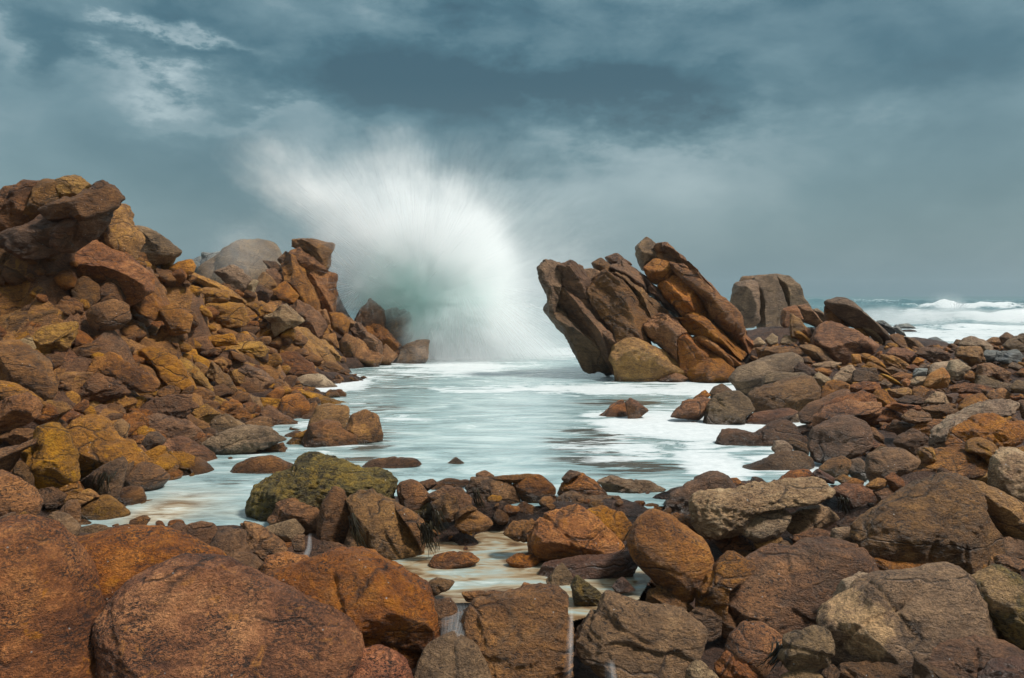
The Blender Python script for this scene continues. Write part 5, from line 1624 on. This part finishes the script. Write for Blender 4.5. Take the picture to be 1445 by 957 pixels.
elw = t.math('ADD', elv, t.math('MULTIPLY', t.math('SUBTRACT', wsep.outputs[1], 0.5), 0.22))
n1 = t.noise(CV, 2.1, 8, 0.58, 0.25)
n2 = t.noise(CV, 5.5, 7, 0.55, 0.35)
nv = t.math('ADD', t.math('MULTIPLY', n1, 0.62), t.math('MULTIPLY', n2, 0.38))


def blob(px, py, rx, ry, w, warp=0.0):
    """a cloud mass at a bearing and height in the sky"""
    a0, e0 = math.atan((px - MID) / FPX), math.atan((HOR - py) / FPX / math.hypot(1, (px - MID) / FPX))
    a = t.math('DIVIDE', t.math('SUBTRACT', azw, a0), rx / FPX)
    e = t.math('DIVIDE', t.math('SUBTRACT', elw, e0), ry / FPX)
    q = t.math('ADD', t.math('MULTIPLY', a, a), t.math('MULTIPLY', e, e))
    q = t.math('MULTIPLY', q, t.math('MULTIPLY_ADD', t.math('SUBTRACT', n2, 0.5), 1.6, 1.0))
    return t.math('MULTIPLY', t.math('EXPONENT', t.math('MULTIPLY', q, -1.0)), w)


def total(lst):
    s = None
    for b in lst:
        v_ = blob(*b)
        s = v_ if s is None else t.math('ADD', s, v_)
    return s


lightf = total([(240, 50, 60, 12, 0.42), (330, 80, 80, 34, 0.12), (225, 130, 75, 20, 0.34), (330, 175, 100, 14, 0.16), (0, 40, 26, 40, 0.26), (1110, 95, 90, 26, 0.14), (60, 120, 130, 40, 0.14), (560, 290, 260, 90, 0.18), (740, 330, 160, 90, 0.10), (1060, 250, 300, 80, 0.10), (900, 210, 120, 40, 0.06), (420, 200, 160, 40, 0.06), (590, 85, 60, 14, 0.08)])
darkf = total([(720, 120, 330, 62, 0.44), (520, 90, 180, 60, 0.12), (80, 70, 110, 60, 0.20), (660, 225, 110, 50, 0.20), (1000, 130, 110, 50, 0.14), (1300, 60, 300, 60, 0.14), (1400, 150, 120, 120, 0.06), (300, 290, 90, 90, 0.14), (1330, 270, 200, 60, 0.08), (240, 230, 150, 40, 0.06), (900, 20, 500, 30, 0.10)])
tone = t.math('ADD', t.math('SUBTRACT', 0.49, t.math('MULTIPLY', darkf, 1.55)), t.math('MULTIPLY', lightf, 1.15))
tone = t.math('ADD', tone, t.math('MULTIPLY', t.math('SUBTRACT', nv, 0.5), 0.95))
cloud = t.ramp(tone, [(0.0, (0.026, 0.080, 0.108)), (0.22, (0.048, 0.125, 0.160)), (0.45, (0.120, 0.215, 0.250)), (0.65, (0.25, 0.345, 0.375)), (0.85, (0.42, 0.52, 0.54)), (1.0, (0.66, 0.76, 0.77))])
# towards the horizon an even grey band of rain
hz_m = t.ramp(elv, [(0.0, 1.0), (0.13, 0.35), (0.26, 0.0)])
cloud = t.mix(t.math('MULTIPLY', hz_m, 0.75), cloud, (0.178, 0.262, 0.300))
# the overcast is thinner and brighter overhead and behind the viewer, inland
back = t.ramp(t.math('ADD', t.math('MULTIPLY', dy, -0.5), 0.5), [(0.25, 0.0), (0.75, 1.0)])
up = t.ramp(dz, [(0.40, 0.0), (0.9, 1.0)])
lift = t.math('ADD', 1.0, t.math('MULTIPLY', t.math('MAXIMUM', back, up), SKYLIFT))
cloud = t.mix(t.math('MULTIPLY', t.math('MAXIMUM', back, up), 0.65), cloud, (0.30, 0.32, 0.33))
cloud = t.vmath('SCALE', cloud)
nt.links.new(lift, cloud.node.inputs['Scale'])
sky = t.n('ShaderNodeTexSky', sky_type='NISHITA')
sky.sun_disc = False
sky.sun_elevation = SUN_EL
sky.sun_rotation = SUN_AZ
sky.air_density = 1.5
sky.dust_density = 3.0
cl10 = t.vmath('SCALE', cloud, 10.0 * SKYGAIN)
colr = t.mix(0.94, sky.outputs[0], cl10)     # a closed overcast with a little blue sky light through it
bg = t.n('ShaderNodeBackground')
bg.inputs['Strength'].default_value = 0.1
t.l(colr, bg.inputs['Color'])
wo = t.n('ShaderNodeOutputWorld')
t.l(bg.outputs[0], wo.inputs['Surface'])

sl = bpy.data.lights.new('sun', 'SUN')
sl.energy = SUN_E
sl.angle = math.radians(10)
sl.color = (1.0, 0.94, 0.86)
so = bpy.data.objects.new('sun', sl)
COL.objects.link(so)
dirv = Vector((math.sin(SUN_AZ) * math.cos(SUN_EL), math.cos(SUN_AZ) * math.cos(SUN_EL), math.sin(SUN_EL)))
so.rotation_euler = dirv.to_track_quat('Z', 'Y').to_euler()
so.location = dirv * 60

# ------------------------------------------------------------------ camera and render settings
cam = bpy.data.cameras.new('camera')
cam.sensor_width = 36.0
cam.lens = 36.0 * FPX / PW
cam.shift_y = -(PH / 2 - HOR) / PW
cam.clip_end = 9000
cam.clip_start = 0.1
co = bpy.data.objects.new('camera', cam)
COL.objects.link(co)
co.location = (0, 0, CAMZ)
co.rotation_euler = (math.radians(90), 0, 0)
SC.camera = co
SC.render.engine = 'CYCLES'
SC.cycles.use_denoising = True
SC.cycles.volume_bounces = 12
SC.cycles.max_bounces = 14
SC.cycles.diffuse_bounces = 3
SC.cycles.transparent_max_bounces = 40
SC.cycles.volume_step_rate = 0.8
SC.cycles.volume_max_steps = 256
SC.view_settings.view_transform = 'Standard'
SC.view_settings.look = 'None'
SC.view_settings.gamma = 1.0
SC.view_settings.exposure = EXPO
